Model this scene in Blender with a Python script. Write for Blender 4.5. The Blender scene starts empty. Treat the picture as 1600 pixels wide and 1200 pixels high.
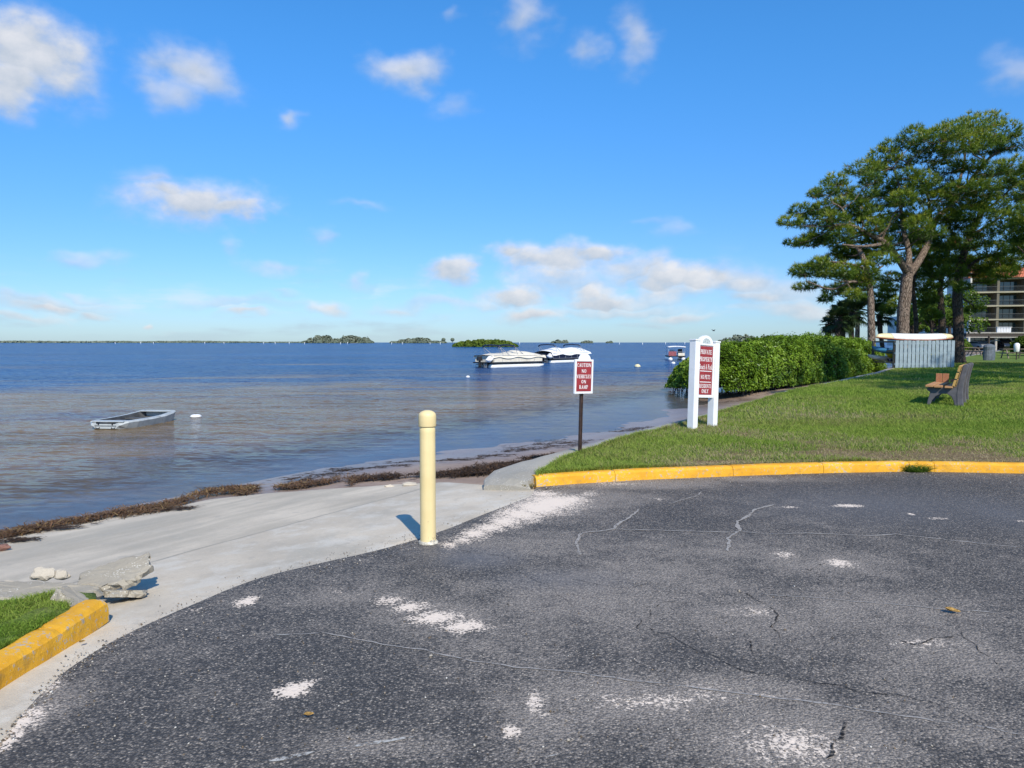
import bpy, math, random
import numpy as np
from mathutils import Vector, Matrix, noise
R = math.radians
random.seed(7)
rng = np.random.default_rng(7)
scene = bpy.context.scene
C = scene.collection

# ------------------------------------------------------------------ camera
F, CX, CY, HOR, CAMH = 1156.0, 800.0, 600.0, 535.0, 1.55
PITCH = math.atan((CY - HOR) / F)
cam_data = bpy.data.cameras.new('camera')
cam_data.sensor_fit = 'HORIZONTAL'; cam_data.sensor_width = 36.0
cam_data.lens = 36.0 * F / 1600.0
cam_data.clip_start = 0.05; cam_data.clip_end = 40000
cam = bpy.data.objects.new('camera', cam_data); C.objects.link(cam)
cam.location = (0, 0, CAMH); cam.rotation_euler = (math.pi / 2 - PITCH, 0, 0)
scene.camera = cam

def ray(px, py):
    cx = (px - CX) / F; cy = (CY - py) / F
    c, s = math.cos(PITCH), math.sin(PITCH)
    return Vector((cx, c + cy * s, -s + cy * c))
def P(px, py, z=0.0):
    d = ray(px, py); t = (z - CAMH) / d.z
    return Vector((d.x * t, d.y * t, z))
def PD(px, py, dist):
    d = ray(px, py); t = dist / d.y
    return Vector((d.x * t, dist, CAMH + d.z * t))

# ------------------------------------------------------------------ light
SUN_EL = R(41)
SH = Vector((-0.30, 0.954))            # horizontal direction the shadows fall
sun_d = bpy.data.lights.new('sun', 'SUN'); sun_d.energy = 4.4; sun_d.angle = R(0.53)
sun_d.color = (1.0, 0.93, 0.80)
sun = bpy.data.objects.new('sun', sun_d); C.objects.link(sun)
ldir = Vector((SH.x * math.cos(SUN_EL), SH.y * math.cos(SUN_EL), -math.sin(SUN_EL)))
sun.rotation_euler = ldir.to_track_quat('-Z', 'Y').to_euler()
sun.location = (6, -10, 20)

world = bpy.data.worlds.new('World'); scene.world = world; world.use_nodes = True
WT = world.node_tree; WT.nodes.clear()
class NT:
    """small helper for writing node trees"""
    def __init__(s, tree): s.t = tree; s.n = tree.nodes; s.l = tree.links
    def new(s, typ, ins=None, **kw):
        n = s.n.new(typ)
        for k, v in kw.items(): setattr(n, k, v)
        if ins:
            for k, v in ins.items():
                sock = n.inputs[k]
                if isinstance(v, bpy.types.NodeSocket): s.l.new(v, sock)
                else: sock.default_value = v
        return n
    def math(s, op, a, b=None, c=None, clamp=False):
        ins = {0: a}
        if b is not None: ins[1] = b
        if c is not None: ins[2] = c
        n = s.new('ShaderNodeMath', ins, operation=op); n.use_clamp = clamp
        return n.outputs[0]
    def vmath(s, op, a, b=None):
        ins = {0: a}
        if b is not None: ins[1] = b
        n = s.new('ShaderNodeVectorMath', ins, operation=op)
        return n.outputs['Value'] if op in ('LENGTH', 'DOT_PRODUCT', 'DISTANCE') else n.outputs[0]
    def vma(s, a, b, c): return s.new('ShaderNodeVectorMath', {0: a, 1: b, 2: c}, operation='MULTIPLY_ADD').outputs[0]
    def noise(s, vec, scale, detail=4, rough=0.55, dist=0.0, out=0):
        n = s.new('ShaderNodeTexNoise', {'Vector': vec, 'Scale': scale, 'Detail': detail, 'Roughness': rough, 'Distortion': dist})
        return n.outputs[out]
    def vor(s, vec, scale, feature='F1', out=0):
        return s.new('ShaderNodeTexVoronoi', {'Vector': vec, 'Scale': scale}, feature=feature).outputs[out]
    def ramp(s, fac, stops, interp='LINEAR'):
        n = s.new('ShaderNodeValToRGB', {'Fac': fac}); cr = n.color_ramp; cr.interpolation = interp
        while len(cr.elements) < len(stops): cr.elements.new(0.5)
        for e, (p, c) in zip(cr.elements, stops):
            e.position = p
            e.color = (c, c, c, 1) if isinstance(c, (int, float)) else (c[0], c[1], c[2], 1)
        return n.outputs[0]
    def step(s, v, lo, hi):
        n = s.new('ShaderNodeMapRange', {'Value': v, 'From Min': lo, 'From Max': hi}, interpolation_type='SMOOTHSTEP'); return n.outputs[0]
    def mix(s, fac, a, b, blend='MIX'):
        n = s.new('ShaderNodeMix', data_type='RGBA', blend_type=blend)
        for i, v in ((0, fac), (6, a), (7, b)):
            if isinstance(v, bpy.types.NodeSocket): s.l.new(v, n.inputs[i])
            elif i == 0: n.inputs[0].default_value = v
            else: n.inputs[i].default_value = (v[0], v[1], v[2], 1)
        return n.outputs[2]
    def pos(s): return s.new('ShaderNodeNewGeometry').outputs['Position']
    def obj(s): return s.new('ShaderNodeTexCoord').outputs['Object']
    def attr(s, name, out='Fac'): return s.new('ShaderNodeAttribute', attribute_name=name).outputs[out]
    def scale(s, vec, v): return s.vmath('MULTIPLY', vec, v)
    def bump(s, h, strength=0.5, dist=0.01, normal=None):
        ins = {'Height': h, 'Strength': strength, 'Distance': dist}
        if normal is not None: ins['Normal'] = normal
        return s.new('ShaderNodeBump', ins).outputs[0]

W = NT(WT)
sky = W.new('ShaderNodeTexSky', sky_type='NISHITA')
sky.sun_disc = False; sky.sun_elevation = SUN_EL
sky.sun_rotation = math.atan2(-SH.x, -SH.y)
sky.altitude = 0; sky.air_density = 1.0; sky.dust_density = 0.3; sky.ozone_density = 3.0
SKY_STRENGTH = 0.135
skyc = W.new('ShaderNodeHueSaturation', {'Color': sky.outputs[0], 'Saturation': 1.12, 'Value': 1.0}).outputs[0]
dirv = W.new('ShaderNodeTexCoord').outputs['Generated']
sep = W.new('ShaderNodeSeparateXYZ', {0: dirv})
az = W.math('ARCTAN2', sep.outputs[0], sep.outputs[1])
el = W.math('ARCSINE', sep.outputs[2])
ae = W.new('ShaderNodeCombineXYZ', {0: az, 1: el, 2: 0.0}).outputs[0]
skyc = W.mix(W.step(el, 0.0, 0.45), W.mix(1.0, skyc, (0.45, 0.62, 0.93), 'MULTIPLY'), W.mix(1.0, skyc, (0.47, 1.00, 1.32), 'MULTIPLY'))
# cumulus: (photo direction x, y, half width, half height, density)
clouds = [(35, 88, 112, 74, 1.25), (5, 130, 60, 48, 1.0), (292, 100, 100, 38, .62), (265, 135, 55, 36, .50), (632, 100, 82, 36, .62), (700, 150, 40, 26, .25),
          (455, 180, 38, 24, .5), (815, 40, 58, 50, .50), (905, 90, 40, 34, .40), (985, 65, 55, 60, .46), (710, 28, 20, 14, .24),
          (1590, 110, 48, 40, .40), (318, 322, 132, 50, 1.35), (285, 302, 70, 32, 1.2), (385, 332, 66, 28, 1.0), (130, 398, 58, 15, .42), (430, 418, 75, 16, .42), (500, 378, 26, 18, .36), (360, 395, 30, 18, .3),
          (560, 320, 60, 14, .25), (120, 457, 36, 12, .4), (570, 437, 32, 18, .42), (455, 457, 45, 9, .3),
          (860, 408, 128, 42, 1.1), (800, 395, 50, 28, .8), (940, 400, 60, 30, .8), (702, 432, 48, 32, 1.0), (1060, 440, 100, 36, 1.0), (800, 462, 95, 28, .85), (930, 464, 90, 26, .85),
          (1040, 360, 55, 22, .30), (1150, 442, 110, 36, .65), (1000, 350, 60, 12, .2), (1180, 465, 90, 24, .65), (820, 490, 90, 18, .75), (60, 478, 75, 17, .7), (150, 482, 40, 11, .6), (20, 500, 90, 10, .5),
          (245, 494, 14, 8, .7), (400, 489, 55, 11, .65), (520, 480, 42, 19, .65), (640, 480, 80, 15, .5), (1250, 480, 120, 22, .6), (1060, 495, 100, 14, .6), (250, 270, 60, 22, .22), (980, 425, 100, 34, .6), (880, 442, 150, 30, .5), (1130, 432, 90, 36, .45), (1210, 455, 100, 34, .5), (960, 484, 220, 16, .5), (700, 474, 130, 15, .4), (1000, 468, 160, 22, .5), (100, 470, 150, 14, .3), (400, 470, 160, 12, .3)]
wn = W.noise(W.scale(ae, (17.0, 22.0, 1.0)), 1.0, 7, 0.56)
wn2 = W.noise(W.scale(ae, (6.0, 10.0, 1.0)), 1.0, 4, 0.6, out=1)
wv = W.vmath('ADD', ae, W.scale(W.vmath('SUBTRACT', wn2, (0.5, 0.5, 0.5)), (0.15, 0.085, 0.0)))
acc = None
for (px, py, a, b, s) in clouds:
    d = ray(px, py).normalized()
    a0 = math.atan2(d.x, d.y); e0 = math.asin(d.z)
    off = (-a0 * F / a, -e0 * F / b, 0.0)
    if acc is not None: off = W.vma(acc, (1e-7, 1e-7, 0.0), off)   # chained so the clouds are evaluated one after another
    q = W.vma(wv, (F / a, F / b, 0.0), off)
    k = min(s * (0.80 + 0.9 * s), 1.7)
    v = W.vma(W.vmath('LENGTH', q), (-1.0, -1.0, -k), W.vma(q, (0.0, 0.30, 0.0), (1.12, 1.12, 1.12 * k)))
    acc = v if acc is None else W.vmath('MAXIMUM', acc, v)
sp = W.new('ShaderNodeSeparateXYZ', {0: acc}).outputs
best, top, opac = sp[0], sp[1], W.math('MULTIPLY', sp[2], 1.0, clamp=True)
grad = W.math('SUBTRACT', top, best)
# the same sort of cloud everywhere else round the horizon
far_n = W.noise(W.scale(ae, (2.2, 4.5, 1.0)), 1.0, 5, 0.6)
behind = W.step(W.math('ABSOLUTE', az), 0.75, 1.1)
m_far = W.math('MULTIPLY', W.math('MULTIPLY', W.step(far_n, 0.52, 0.75), behind), 0.95)
band = W.math('MULTIPLY', W.step(W.noise(W.scale(ae, (6.0, 34.0, 1.0)), 1.0, 4, 0.55), 0.40, 0.68), W.math('SUBTRACT', 1.0, W.step(el, 0.03, 0.16)))
best = W.math('MAXIMUM', best, m_far); opac = W.math('MAXIMUM', opac, W.math('MULTIPLY', m_far, 0.9))
opac = W.math('MAXIMUM', opac, W.math('MULTIPLY', band, 0.5))
best = W.math('MAXIMUM', best, W.math('MULTIPLY', band, 0.75))
dens = W.math('ADD', best, W.math('MULTIPLY', W.math('SUBTRACT', wn, 0.5), 1.5))
mask = W.math('MULTIPLY', W.step(dens, 0.06, 0.92), 0.92)
mask = W.math('MULTIPLY', mask, opac)
mask = W.math('MULTIPLY', mask, W.step(el, -0.02, 0.03))
wsh = W.noise(W.vmath('ADD', W.scale(ae, (17.0, 22.0, 1.0)), (0.10, 0.38, 0)), 1.0, 7, 0.56)
lit = W.math('ADD', W.math('ADD', 0.55, W.math('MULTIPLY', grad, 1.5)), W.math('MULTIPLY', W.math('SUBTRACT', wn, wsh), 1.5), clamp=True)
ccol = W.mix(lit, (0.42, 0.50, 0.60), (0.84, 0.83, 0.84))
bg1 = W.new('ShaderNodeBackground', {'Color': skyc, 'Strength': SKY_STRENGTH}).outputs[0]
bg2 = W.new('ShaderNodeBackground', {'Color': ccol, 'Strength': 0.92}).outputs[0]
ms = W.new('ShaderNodeMixShader', {0: mask, 1: bg1, 2: bg2}).outputs[0]
W.new('ShaderNodeOutputWorld', {'Surface': ms})

scene.view_settings.view_transform = 'Standard'
scene.view_settings.look = 'None'
scene.view_settings.gamma = 1.0
scene.view_settings.use_curve_mapping = False
scene.view_settings.exposure = 0.18
try:
    scene.cycles.max_bounces = 6; scene.cycles.transparent_max_bounces = 12
    scene.cycles.diffuse_bounces = 3; scene.cycles.glossy_bounces = 3
except Exception: pass

# ------------------------------------------------------------------ helpers
def smooth(t): t = np.clip(t, 0, 1); return t * t * (3 - 2 * t)

def newmat(name):
    m = bpy.data.materials.new(name); m.use_nodes = True; m.node_tree.nodes.clear()
    return m, NT(m.node_tree)
def finish(n, **ins):
    d = {}
    mp = {'color': 'Base Color', 'rough': 'Roughness', 'normal': 'Normal', 'metal': 'Metallic', 'spec': 'Specular IOR Level', 'alpha': 'Alpha', 'coat': 'Coat Weight'}
    for k, v in ins.items():
        if k == 'color' and not isinstance(v, bpy.types.NodeSocket): v = (v[0], v[1], v[2], 1)
        d[mp[k]] = v
    b = n.new('ShaderNodeBsdfPrincipled', d)
    n.new('ShaderNodeOutputMaterial', {'Surface': b.outputs[0]})
    return b
def paint(name, col, rough=0.5, var=0.12, scale=6.0, bump=0.15, metal=0.0, dirt=None, bscale=60.0, bdist=0.004):
    """plain painted / moulded surface with uneven tone, fine relief and some dirt"""
    m, n = newmat(name); o = n.obj()
    a = n.noise(o, scale, 5, 0.6); f = n.noise(o, bscale, 3, 0.6)
    dark = tuple(c * (1 - var * 1.6) for c in col); lite = tuple(min(1, c * (1 + var)) for c in col)
    c = n.mix(n.step(a, 0.3, 0.7), dark, lite)
    if dirt:
        c = n.mix(n.math('MULTIPLY', n.step(n.noise(o, scale * 1.7, 6, 0.7), 0.52, 0.72), 0.7), c, dirt)
    finish(n, color=c, rough=rough, metal=metal, normal=n.bump(f, bump, bdist))
    return m

def mesh_obj(name, V, Fc, m, parent=None, smooth_sh=False, attrs=None, sizes=None):
    """V (n,3) array; Fc (m,k) array of equal-size faces or list of tuples"""
    me = bpy.data.meshes.new(name)
    if isinstance(Fc, np.ndarray):
        V = np.asarray(V, dtype=np.float32); k = Fc.shape[1]; nf = Fc.shape[0]
        me.vertices.add(len(V)); me.vertices.foreach_set('co', V.ravel())
        me.loops.add(nf * k); me.loops.foreach_set('vertex_index', Fc.astype(np.int32).ravel())
        me.polygons.add(nf); me.polygons.foreach_set('loop_start', np.arange(0, nf * k, k, dtype=np.int32))
        try: me.polygons.foreach_set('loop_total', np.full(nf, k, dtype=np.int32))
        except Exception: pass
        me.update(calc_edges=True)
    else:
        me.from_pydata([tuple(v) for v in V], [], [tuple(f) for f in Fc])
    if attrs:
        for an, arr in attrs.items():
            at = me.attributes.new(an, 'FLOAT', 'POINT'); at.data.foreach_set('value', np.asarray(arr, dtype=np.float32))
    if smooth_sh: me.polygons.foreach_set('use_smooth', [True] * len(me.polygons))
    if m is not None: me.materials.append(m)
    ob = bpy.data.objects.new(name, me); C.objects.link(ob)
    if parent is not None: ob.parent = parent
    return ob

def tag(o, label=None, cat=None, group=None, kind=None):
    if label: o['label'] = label
    if cat: o['category'] = cat
    if group: o['group'] = group
    if kind: o['kind'] = kind
    return o
def empty(name, loc, rz=0.0, label=None, cat=None, group=None, rot=None):
    o = bpy.data.objects.new(name, None); C.objects.link(o)
    o.location = loc; o.rotation_euler = rot if rot else (0, 0, rz); o.empty_display_size = 0.2
    return tag(o, label, cat, group)
def copy_tree(o, parent=None):
    c = o.copy(); C.objects.link(c); c.parent = parent
    for ch in list(o.children): copy_tree(ch, c)
    return c

class MB:
    def __init__(s): s.v = []; s.f = []
    def add(s, vs, fs):
        b = len(s.v); s.v += [tuple(v) for v in vs]; s.f += [tuple(i + b for i in f) for f in fs]
    def box(s, c, d, rot=None, taper=1.0, jit=0.0):
        x, y, z = d[0] / 2, d[1] / 2, d[2] / 2
        vs = []
        for sz in (-1, 1):
            k = taper if sz > 0 else 1
            for sx, sy in ((-1, -1), (1, -1), (1, 1), (-1, 1)):
                v = Vector((sx * x * k, sy * y * k, sz * z))
                if jit: v += Vector((random.uniform(-jit, jit), random.uniform(-jit, jit), random.uniform(-jit, jit)))
                if rot is not None: v = rot @ v
                vs.append(v + Vector(c))
        s.add(vs, [(0, 3, 2, 1), (4, 5, 6, 7), (0, 1, 5, 4), (1, 2, 6, 5), (2, 3, 7, 6), (3, 0, 4, 7)])
    def tube(s, pts, rad, n=8, cap=True, noise_amt=0.0, seed=0):
        pts = [Vector(p) for p in pts]
        if not isinstance(rad, (list, tuple)): rad = [rad] * len(pts)
        rings = []; prev = None
        for i, p in enumerate(pts):
            t = (pts[min(i + 1, len(pts) - 1)] - pts[max(i - 1, 0)])
            t = t.normalized() if t.length > 1e-9 else Vector((0, 0, 1))
            if prev is None: a = t.orthogonal().normalized()
            else:
                a = prev - t * prev.dot(t); a = a.normalized() if a.length > 1e-6 else t.orthogonal().normalized()
            prev = a; b = t.cross(a); ring = []
            for k in range(n):
                an = 2 * math.pi * k / n; r = rad[i]
                if noise_amt: r *= 1 + noise_amt * noise.noise(Vector((math.cos(an) * 2 + seed, math.sin(an) * 2, i * 0.45)))
                ring.append(p + a * (r * math.cos(an)) + b * (r * math.sin(an)))
            rings.append(ring)
        vs = [v for ring in rings for v in ring]; fs = []
        for i in range(len(rings) - 1):
            for k in range(n):
                a0 = i * n + k; a1 = i * n + (k + 1) % n
                fs.append((a0, a1, a1 + n, a0 + n))
        if cap:
            fs.append(tuple(range(n - 1, -1, -1))); o = (len(rings) - 1) * n
            fs.append(tuple(o + k for k in range(n)))
        s.add(vs, fs)
    def lathe(s, prof, n=24, c=(0, 0, 0)):
        vs = []; fs = []
        for (r, z) in prof:
            for k in range(n):
                an = 2 * math.pi * k / n; vs.append((c[0] + r * math.cos(an), c[1] + r * math.sin(an), c[2] + z))
        for i in range(len(prof) - 1):
            for k in range(n):
                a0 = i * n + k; a1 = i * n + (k + 1) % n
                fs.append((a0, a1, a1 + n, a0 + n))
        fs.append(tuple(range(n - 1, -1, -1))); o = (len(prof) - 1) * n; fs.append(tuple(o + k for k in range(n)))
        s.add(vs, fs)
    def prism(s, poly, y0, y1):
        """poly of (x,z) extruded along y"""
        n = len(poly); vs = [(x, y0, z) for x, z in poly] + [(x, y1, z) for x, z in poly]
        fs = [tuple(range(n)), tuple(range(2 * n - 1, n - 1, -1))]
        for k in range(n):
            k2 = (k + 1) % n; fs.append((k, k + n, k2 + n, k2))
        s.add(vs, fs)
    def grid(s, fn, nu, nv):
        vs = [fn(i / nu, j / nv) for j in range(nv + 1) for i in range(nu + 1)]
        fs = [(j * (nu + 1) + i, j * (nu + 1) + i + 1, (j + 1) * (nu + 1) + i + 1, (j + 1) * (nu + 1) + i) for j in range(nv) for i in range(nu)]
        s.add(vs, fs)
    def build(s, name, m, parent=None, sm=False, bevel=0.0):
        o = mesh_obj(name, s.v, s.f, m, parent, sm)
        if bevel:
            b = o.modifiers.new('bevel', 'BEVEL'); b.width = bevel; b.segments = 2; b.limit_method = 'ANGLE'
        return o

def ggrid(X, Y, Z, flip=False):
    """2-D arrays to verts and quads"""
    r, c = X.shape
    V = np.stack([X, Y, Z], -1).reshape(-1, 3)
    i = np.arange(r * c).reshape(r, c)
    Fq = np.stack([i[:-1, :-1], i[:-1, 1:], i[1:, 1:], i[1:, :-1]], -1).reshape(-1, 4)
    if flip: Fq = Fq[:, ::-1]
    return V, Fq

def vnoise(x, y, seed=0):
    """cheap smooth value noise on numpy arrays, about 0..1"""
    def h(i, j): 
        v = np.sin(i * 127.1 + j * 311.7 + seed * 74.7) * 43758.5453
        return v - np.floor(v)
    xi, yi = np.floor(x), np.floor(y); fx, fy = x - xi, y - yi
    fx = fx * fx * (3 - 2 * fx); fy = fy * fy * (3 - 2 * fy)
    return (h(xi, yi) * (1 - fx) + h(xi + 1, yi) * fx) * (1 - fy) + (h(xi, yi + 1) * (1 - fx) + h(xi + 1, yi + 1) * fx) * fy
def fbm(x, y, seed=0, o=4):
    s = 0; a = 0.5; t = 0
    for k in range(o): s = s + a * vnoise(x * 2 ** k, y * 2 ** k, seed + k); t += a; a *= 0.5
    return s / t

# ------------------------------------------------------------------ layout of the ground
WZ = -0.45                                              # water level
A_px = [(0, 1165), (52, 1098), (108, 1045), (180, 1000), (300, 945), (400, 905), (500, 880), (580, 862), (640, 846), (700, 826), (760, 802), (830, 775)]
A0_ = [P(x, y) for x, y in A_px]; A_pts = []
for i_ in range(len(A0_) - 1):
    p0_, p1_, p2_, p3_ = A0_[max(i_ - 1, 0)], A0_[i_], A0_[i_ + 1], A0_[min(i_ + 2, len(A0_) - 1)]
    for j_ in range(6):
        t_ = j_ / 6; A_pts.append(.5 * ((2 * p1_) + (p2_ - p0_) * t_ + (2 * p0_ - 5 * p1_ + 4 * p2_ - p3_) * t_ ** 2 + (3 * p1_ - p0_ - 3 * p2_ + p3_) * t_ ** 3))
A_pts.append(A0_[-1])                      # asphalt / concrete seam
curb_px = [(838, 761), (900, 756), (1000, 750), (1100, 746), (1200, 742), (1300, 739), (1410, 737), (1500, 738), (1600, 740)]
curb_pts = [P(x, y) for x, y in curb_px]
curb_full = curb_pts + [Vector((8.0, 8.45, 0)), Vector((11, 7.2, 0)), Vector((13.6, 4.4, 0)), Vector((14.6, 1.0, 0)), Vector((14.2, -4, 0)), Vector((12, -9, 0))]
wall_back = [P(*p) for p in [(757, 757, 0.0), (757, 747, .02), (772, 734, .05), (810, 722, .08), (860, 709, .1), (930, 690, .12), (1000, 672, .14), (1060, 658, .15), (1130, 639, .17), (1240, 609.5, .22), (1330, 589.5, .26), (1368, 581.5, .28)]]
wall_front = [P(*p) for p in [(829, 764, 0.0), (824, 752, .07), (838, 742, .11), (854, 733, .115), (884, 716, .12), (944, 695, .13), (1010, 677, .15), (1072, 661.5, .16), (1142, 642, .18), (1252, 611.5, .23), (1340, 591, .27), (1377, 583, .29)]]
wall_back += [Vector((22.0, 42, .28)), Vector((40, 66, .28)), Vector((80, 121, .28)), Vector((150, 262, .28)), Vector((240, 420, .28))]
wall_front += [Vector((22.3, 41.8, .285)), Vector((40.3, 65.8, .285)), Vector((80.3, 120.7, .285)), Vector((150.3, 261.7, .285)), Vector((240.4, 419.7, .285))]
wl_px = [(0, 815), (200, 785), (330, 762), (430, 745), (560, 726), (700, 712), (860, 690), (1000, 665), (1060, 642), (1120, 628)]
WL = [Vector((-60, -60, 0)), Vector((-30, -26, 0)), Vector((-14, -4, 0)), Vector((-9, 4, 0))] + [P(x, y, WZ) for x, y in wl_px] + \
     [Vector((6.4, 27, 0)), Vector((6.6, 33, 0)), Vector((10, 40, 0)), Vector((18, 46, 0)), Vector((38, 68, 0)), Vector((78, 124, 0)), Vector((148, 266, 0)), Vector((240, 430, 0)), Vector((400, 640, 0)), Vector((900, 1000, 0))]
WLa = np.array([[p.x, p.y] for p in WL])

def shore_dist(x, y):
    """distance to the water line, positive on land"""
    best = np.full(x.shape, 1e9); sgn = np.ones(x.shape)
    for i in range(len(WLa) - 1):
        a, b = WLa[i], WLa[i + 1]; d = b - a; L2 = d @ d
        t = np.clip(((x - a[0]) * d[0] + (y - a[1]) * d[1]) / L2, 0, 1)
        dx = x - (a[0] + t * d[0]); dy = y - (a[1] + t * d[1]); dd = np.hypot(dx, dy)
        cr = d[0] * dy - d[1] * dx
        m = dd < best; best = np.where(m, dd, best); sgn = np.where(m, np.where(cr < 0, 1, -1), sgn)
    return best * sgn
def ramp_s(x, y):
    return -0.853 * (x + 2.0) + 0.522 * (y - 3.9)
RS = 0.085
def ramp_z(x, y): return -RS * np.maximum(0, ramp_s(x, y))
def bed_z(x, y):
    d = shore_dist(x, y)
    z = np.where(d > 0, WZ + 0.09 * d, np.maximum(WZ + 0.022 * d, -3.0))
    z = z + 0.035 * (fbm(x * 0.7, y * 1.1, 5) - 0.5) + 0.012 * (fbm(x * 4, y * 6, 9) - 0.5)
    s = ramp_s(x, y)
    return np.minimum(np.minimum(z, -0.06), np.where(s > -1, -RS * np.maximum(s, 0) - 0.03, -0.06))

cf = np.array([[p.x, p.y] for p in [Vector((.1, 7.9, 0))] + curb_full[:11]]); cf = cf[np.argsort(cf[:, 0])]
def curb_y(x): 
    x = np.asarray(x, float)
    y = np.interp(x, cf[:, 0], cf[:, 1])
    return np.where(x > 13.3, np.maximum(5.0 - (x - 13.3) * 14, -60), y)
wf = np.array([[p.x, p.y] for p in wall_front[2:]])
def wall_y(x): return np.interp(x, wf[:, 0], wf[:, 1])
def lawn_z(x, y):
    t = (y - curb_y(x) - 0.15) / 11.0
    return 0.112 + 0.165 * smooth(t) + 0.02 * (fbm(x * .8, y * .8, 3) - 0.5) * np.clip(t * 8, 0, 1)
def lz(x, y): return float(lawn_z(np.array([float(x)]), np.array([float(y)]))[0])
def PL(px, py):
    """point on the lawn seen at photo pixel"""
    z = 0.2
    for _ in range(6):
        p = P(px, py, z); z = lz(p.x, p.y)
    return Vector((p.x, p.y, z))

# ------------------------------------------------------------------ ground materials
def sand_mat():
    m, n = newmat('beach_sand'); p = n.pos()
    a = n.noise(p, 1.1, 6, 0.6); b = n.noise(p, 9.0, 5, 0.65); c = n.noise(n.scale(p, (3.0, 14.0, 1.0)), 1.0, 4, 0.6, 1.0)
    col = n.ramp(a, [(0.3, (0.26, 0.18, 0.13)), (0.55, (0.35, 0.25, 0.185)), (0.75, (0.42, 0.32, 0.24))])
    col = n.mix(n.math('MULTIPLY', n.step(b, 0.52, 0.75), 0.5), col, (0.17, 0.125, 0.10))
    deb = n.noise(n.scale(p, (5.0, 13.0, 1.0)), 1.0, 6, 0.7, 0.6)
    band = n.noise(n.scale(p, (0.8, 1.4, 1.0)), 1.0, 3, 0.6)
    col = n.mix(n.math('MULTIPLY', n.step(n.math('ADD', deb, n.math('MULTIPLY', band, 0.5)), 0.88, 0.95), 0.9), col, (0.045, 0.028, 0.018))
    sz = n.new('ShaderNodeSeparateXYZ', {0: p}).outputs[2]
    wet = n.math('SUBTRACT', 1.0, n.step(n.math('ADD', sz, n.math('MULTIPLY', a, 0.1)), WZ + 0.08, WZ + 0.30))
    col = n.mix(n.math('MULTIPLY', wet, 0.35), col, (0.13, 0.10, 0.085))
    rough = n.math('SUBTRACT', 0.9, n.math('MULTIPLY', wet, 0.6))
    h = n.math('ADD', n.noise(p, 60, 3, 0.6), n.math('MULTIPLY', c, 2.0))
    finish(n, color=col, rough=rough, normal=n.bump(h, 0.5, 0.01))
    return m
def water_mat():
    m, n = newmat('sea_water'); p = n.pos()
    dep = n.attr('depth'); deep = n.attr('deep')
    w0 = n.noise(n.scale(p, (0.10, 0.22, 1.0)), 1.0, 3, 0.5)
    w1 = n.noise(n.scale(p, (0.55, 1.35, 1.0)), 1.0, 3, 0.55, 0.6)
    w2 = n.noise(n.scale(p, (2.0, 5.2, 1.0)), 1.0, 4, 0.6, 0.5)
    w3 = n.noise(n.scale(p, (9.0, 20.0, 1.0)), 1.0, 3, 0.6, 0.3)
    h = n.math('ADD', n.math('MULTIPLY', w1, 0.34), n.math('ADD', n.math('MULTIPLY', w2, 0.13), n.math('MULTIPLY', w3, 0.025)))
    amp = n.math('ADD', 0.06, n.math('MULTIPLY', n.step(dep, 0.0, 0.30), 0.94))
    def slope(sx, sy, a, d=2):
        c_ = n.noise(n.scale(p, (sx, sy, 1.0)), 1.0, d, 0.5, 0.4, out=1)
        return n.scale(n.vmath('SUBTRACT', c_, (0.5, 0.5, 0.5)), (a * .55, a, 0.0))
    sl = n.vmath('ADD', n.vmath('ADD', slope(0.5, 1.9, 0.80), slope(1.9, 6.2, 1.25)), slope(6.0, 16.0, 1.1))
    sl = n.vmath('MULTIPLY', sl, n.new('ShaderNodeCombineXYZ', {0: amp, 1: amp, 2: 0.0}).outputs[0])
    nb = n.vmath('NORMALIZE', n.vmath('ADD', sl, (0.0, 0.0, 1.0)))
    patch = n.noise(n.scale(p, (0.05, 0.16, 1.0)), 1.0, 6, 0.68, 1.2)
    dm = n.step(n.math('ADD', deep, n.math('MULTIPLY', n.math('SUBTRACT', patch, 0.5), 2.6)), 0.05, 1.0)
    shal = n.ramp(n.noise(n.scale(p, (0.25, 0.9, 1.0)), 1.0, 5, 0.65), [(0.3, (0.14, 0.098, 0.054)), (0.5, (0.21, 0.15, 0.086)), (0.7, (0.285, 0.205, 0.125))])
    dcol = n.ramp(n.noise(n.scale(p, (0.03, 0.11, 1.0)), 1.0, 5, 0.6), [(0.3, (0.003, 0.034, 0.125)), (0.7, (0.006, 0.070, 0.215))])
    col = n.mix(dm, shal, dcol)
    diff = n.new('ShaderNodeBsdfDiffuse', {'Color': col}).outputs[0]
    tr = n.new('ShaderNodeBsdfTransparent', {'Color': (0.86, 0.90, 0.90, 1)}).outputs[0]
    body = n.new('ShaderNodeMixShader', {0: n.math('MULTIPLY', n.step(dep, -0.02, 0.42), 0.93), 1: tr, 2: diff}).outputs[0]
    fr = n.new('ShaderNodeFresnel', {'IOR': 1.33, 'Normal': nb}).outputs[0]
    gl = n.new('ShaderNodeBsdfGlossy', {'Color': (0.72, 0.86, 1, 1), 'Roughness': 0.10, 'Normal': nb}).outputs[0]
    o = n.new('ShaderNodeMixShader', {0: n.math('MULTIPLY', n.math('POWER', fr, 1.15), 0.52), 1: body, 2: gl}).outputs[0]
    n.new('ShaderNodeOutputMaterial', {'Surface': o})
    return m
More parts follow.
